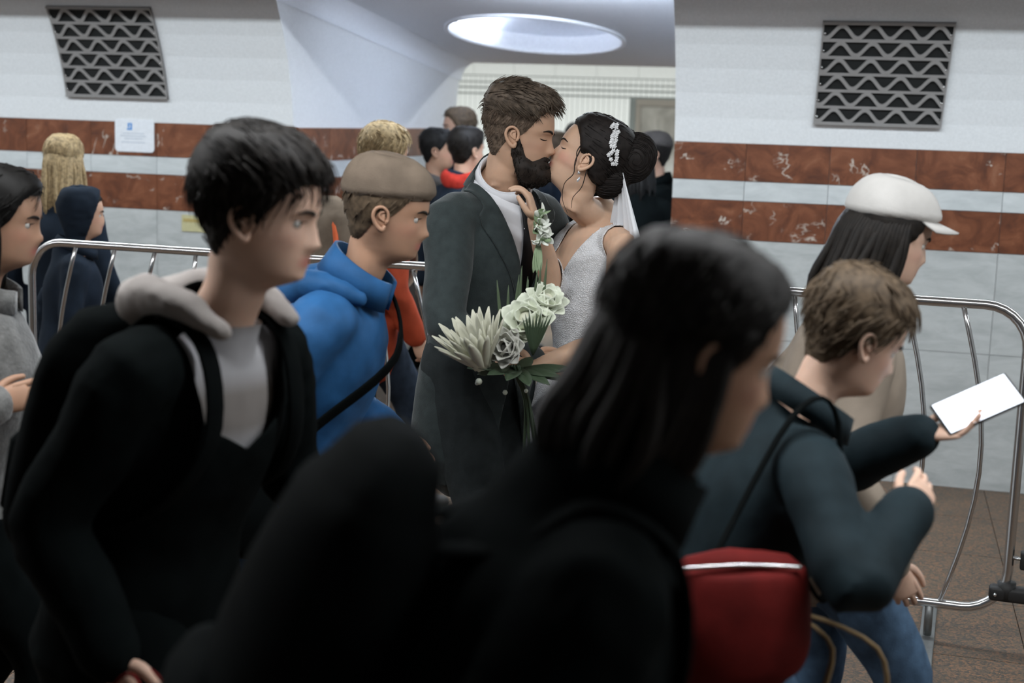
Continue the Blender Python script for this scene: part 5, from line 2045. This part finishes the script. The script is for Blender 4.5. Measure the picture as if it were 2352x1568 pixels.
# blond walker in orange red behind the barrier
hd = 40
B, o, bvf, pos = person((-0.545, 5.95), 1.655, hd, 'blond walker in orange red jacket beyond the barrier behind the groom', 'a', 0.010, lean=rad(6), stride=0.45, head=(0, rad(-5), 0))
hair_short(B, o, H_BLOND, 0.020, 350, seed=41, length=0.045)
top_garment(B, o, M_ORANGE, e=0.034, low=-0.14, seed=12, amp=0.012, collar=0.06, voxel=0.014)
trousers(B, o, M_DJEANS, seed=13)
shoes(B, o, M_SOLE)
backpack(B, o, pos, hd, M_TAUPE, 'taupe rucksack with orange piping worn over the orange red jacket', M_OPIPE, zc_=0.30)

# dark figure closest to the photographer
hd = 6
B, o, bvf, pos = person((0.205, 1.53), 1.58, hd, 'dark-haired passer-by in black coat whose head hides the gown of the bride', 'b', 0.006, fem=1.0,
                        lean=rad(17), bend=rad(10), stride=0.5, head=(rad(4), rad(-16), 0), wrist_r=(0.20, 0.18, 0.84), wrist_l=(-0.22, 0.10, 0.84), bulk=1.12)
hair_long(B, o, H_DARK, 0.07, 0.016, 51, 700, wide=0.078)
top_garment(B, o, M_BLACKC, 'coat', e=0.045, low=-0.42, seed=15, amp=0.016, collar=0.09, voxel=0.011, arm_e=0.034)
trousers(B, o, M_BLACKC, seed=16)
shoes(B, o, M_SOLE)
backpack(B, o, pos, hd, M_BLACKN, 'black rucksack on the dark-haired passer-by in front of the bride', w=0.17, d=0.095, zc_=0.33, hgt=0.22)

# woman with white cap
hd = 4
B, o, bvf, pos = person((0.845, 3.20), 1.585, hd, 'woman in white peaked cap and taupe jacket with loose dark hair', 'c', 0.008, fem=1.0, lean=rad(6), stride=0.45, head=(rad(0), rad(-14), 0))
hair_long(B, o, H_DARK, 0.12, 0.010, 61, 2)
knit_cap(B, o, M_WHITEC, 'peaked_cap', 0.158, 0.019, 0.065)
top_garment(B, o, M_CREAM_C, 'jacket', e=0.034, low=-0.08, seed=18, amp=0.012, collar=0.06)
trousers(B, o, M_JEANS, seed=19)
shoes(B, o, M_SOLE)

# teenager looking at a phone
hd = 8
L, D = None, None
kw = dict(lean=rad(9), bend=rad(16), stride=0.5, head=(0, rad(-24), 0), wrist_r=(0.20, 0.27, 1.045), wrist_l=(-0.10, 0.42, 1.115), slope=0.015, fem=0.6)
B, o, bvf, pos = person((0.640, 2.60), 1.435, hd, 'teenager in dark teal jacket and blue jeans holding up a glowing phone', 'c', 0.007,
                        wl_dir=(np.array([0.25, 0.95, 0.18]), np.array([0.25, -0.15, 1.0])), curl=0.35, **kw)
hair_short(B, o, H_BROWN, 0.020, 500, seed=71, length=0.05, lift=0.05)
top_garment(B, o, M_TEAL, e=0.032, low=-0.10, seed=21, amp=0.012, collar=0.05, voxel=0.011)
trousers(B, o, M_JEANS, seed=22)
shoes(B, o, M_SOLE)
ph = place(empty('smartphone'), pos, hd)
tag(ph, 'smartphone with bright white screen in the hand of the teenager', 'phone')
pc_ = B.wrL + np.array([0.012, 0.105, 0.062])
fd = unit([0.05, 0.90, 0.42])
rt_p = unit(np.cross(fd, [0.62, -0.30, 0.75]))
nm = np.cross(rt_p, fd)
Mp = np.eye(4)
Mp[:3, 0], Mp[:3, 1], Mp[:3, 2], Mp[:3, 3] = rt_p, fd, nm, pc_
mesh_obj('phone_body', *xf(box(-0.040, 0.040, -0.082, 0.082, -0.004, 0.004, 0.003), Mp), M_BLACK, ph)
mesh_obj('screen', *xf(box(-0.037, 0.037, -0.077, 0.077, 0.004, 0.0048), Mp), plain('lit_screen', (0.8, 0.85, 0.95), 0.3, emit=(0.80, 0.88, 1.0), estr=1.3), ph, smooth=False)

# red bag and tan tote carried by the teenager
e = place(empty('shoulder_bag'), pos, hd)
tag(e, 'red canvas shoulder bag hanging at the hip of the teenager', 'bag')
c = np.array([0.27, -0.055, 0.885])
bagv = tube([c + (0, 0, -0.11), c + (0, 0, -0.08), c, c + (0, 0, 0.075), c + (0, 0, 0.09)], [(0.05, 0.10), (0.062, 0.125), (0.062, 0.135), (0.05, 0.125), (0.03, 0.11)], (1, 0, 0), n=24, sub=4)
mesh_obj('bag_body', *folds(bagv, 0.010, (12, 12, 12), 4), M_REDC, e)
mesh_obj('zip', *tube([c + (0.028, -0.10, 0.094), c + (0.03, 0.0, 0.099), c + (0.028, 0.10, 0.094)], 0.004, n=6), M_STEEL, e)
P = [c + (0, 0.11, 0.08), B.sp(0.2) + (0.20, 0.10, 0), B.shR + (0.0, 0.05, 0.085), B.shR + (-0.01, -0.03, 0.095), B.sp(0.2) + (0.20, -0.14, 0), c + (0, -0.11, 0.08)]
mesh_obj('strap', *tube(P, [(0.012, 0.004)] * len(P), (1, 0, 0), n=8, sub=6), M_BLACKN, e)
e = place(empty('tote_bag'), pos, hd)
tag(e, 'tan canvas tote bag hanging low below the red shoulder bag', 'bag')
c = np.array([0.285, 0.15, 0.565])
bagv = tube([c + (0, 0, -0.15), c + (0, 0, -0.14), c, c + (0, 0, 0.13), c + (0, 0, 0.14)], [(0.03, 0.14), (0.04, 0.155), (0.045, 0.165), (0.03, 0.165), (0.02, 0.16)], (1, 0, 0), n=20, sub=4)
mesh_obj('bag_body', *folds(bagv, 0.010, (10, 10, 10), 5), cloth('tan_canvas', (0.22, 0.155, 0.085), 0.9, 0.2, 14, 0.25), e)
P = [c + (0.01, -0.07, 0.13), c + (-0.01, -0.03, 0.26), B.sp(0.15) + (0.19, 0.06, 0), c + (-0.01, 0.05, 0.26), c + (0.01, 0.07, 0.13)]
mesh_obj('handle', *tube(P, [(0.008, 0.004)] * len(P), (1, 0, 0), n=8, sub=5), cloth('tan_canvas', (0.2, 0.15, 0.1)), e)

# woman at the edge on the left
hd = 4
B, o, bvf, pos = person((-1.15, 3.18), 1.56, hd, 'woman with long black hair and grey fuzzy sweater behind the young man in black', 'b', 0.009, fem=1.0, lean=rad(6), stride=0.45, head=(0, rad(-6), 0),
                        wrist_r=(0.20, 0.14, 1.06), wrist_l=(-0.2, 0.15, 0.9), pole_r=(0.5, -1, -0.5))
hair_long(B, o, H_BLACK, 0.16, 0.018, 81, 300)
top_garment(B, o, M_GREYK, 'sweater', e=0.040, low=-0.12, seed=24, amp=0.012, collar=0.05)
trousers(B, o, M_BLACKC, seed=25)
shoes(B, o, M_SOLE)

# two further walkers behind the left barrier
hd = 75
B, o, bvf, pos = person((-2.10, 6.65), 1.56, hd, 'woman with long straight blond hair and navy jacket near the paper notice', 'a', 0.012, fem=1.0, stride=0.35, head=(0, 0, 0))
hair_long(B, o, H_BLOND, 0.22, 0.016, 91, 200)
top_garment(B, o, M_NAVY, e=0.03, low=-0.16, seed=27, voxel=0.014, collar=0.04)
trousers(B, o, M_BLACKC, seed=28)
shoes(B, o, M_SOLE)
hd = 20
B, o, bvf, pos = person((-1.845, 6.08), 1.345, hd, 'short figure in navy jacket with hood up behind the barrier rail', 'a', 0.012, fem=0.5, stride=0.35, lean=rad(5))
hair_short(B, o, H_BLACK, 0.008, 60, seed=95)
hood_up(B, o, M_NAVY)
top_garment(B, o, M_NAVY, e=0.036, low=-0.16, seed=30, voxel=0.014, collar=0.04)
trousers(B, o, M_BLACKC, seed=31)
shoes(B, o, M_SOLE)

# people in the passage and the hall beyond
FARP = [
    ((-0.465, 8.4), 1.625, -8, 'man with black hair and grey brown coat in the passage, left of the groom', 'b', H_BLACK, M_GREYC, None, 0),
    ((-0.385, 9.1), 1.755, 200, 'tall walker with brown hair rising behind the groom in the passage', 'a', H_BROWN, M_NAVY, None, 0),
    ((-0.275, 7.85), 1.645, 35, 'walker in navy coat and red scarf behind the neck of the groom', 'a', H_DARK, M_NAVY, 'scarf', 0),
    ((0.435, 11.0), 1.68, 100, 'dark-haired walker seen far off above the forehead of the bride', 'b', H_BLACK, M_BLACKC, None, 0),
    ((0.29, 10.1), 1.615, 20, 'brown-haired walker seen far off between the two faces', 'a', H_BROWN, M_NAVY, None, 0),
    ((0.815, 8.7), 1.64, 185, 'ruddy walker in black coat beside the edge of the pylon', 'a', H_DARK, M_BLACKC, 'cap', 0),
    ((0.655, 7.9), 1.60, 100, 'walker in black coat half hidden behind the chignon of the bride', 'b', H_BLACK, M_BLACKC, None, 1),
]
for i, (hp, zt, hd, lab, skc, hr, tp, ex, fe) in enumerate(FARP):
    B, o, bvf, pos = person(hp, zt, hd, lab, skc, 0.014, fem=float(fe), lean=rad(3), stride=0.3)
    if fe:
        hair_long(B, o, hr, 0.12, 0.016, 100 + i, 100)
    else:
        hair_short(B, o, hr, 0.014, 180, seed=100 + i)
    top_garment(B, o, tp, 'coat', e=0.034, low=-0.25, seed=40 + i, voxel=0.015, collar=0.06)
    if ex == 'scarf':
        n2 = unit(B.neck1 - B.neck0)
        sc_ = mesh_obj('scarf', *folds(remesh(tube([B.neck0 + n2 * 0.05 + np.array([0.088 * math.sin(t), 0.088 * math.cos(t), 0.012 * math.sin(2 * t)]) for t in np.linspace(0, 2 * PI, 12)], [(0.046, 0.030)] * 12, (0, 0, 1), n=12, sub=3), 0.009, 2), 0.008, (20, 20, 20), 3), cloth('red_scarf_wool', (0.36, 0.03, 0.02), 0.9), o)
    if ex == 'cap':
        knit_cap(B, o, M_GREYC, 'flat_cap', 0.165, 0.018, 0.05)
    trousers(B, o, M_BLACKC, seed=60 + i, voxel=0.018)
    shoes(B, o, M_SOLE)
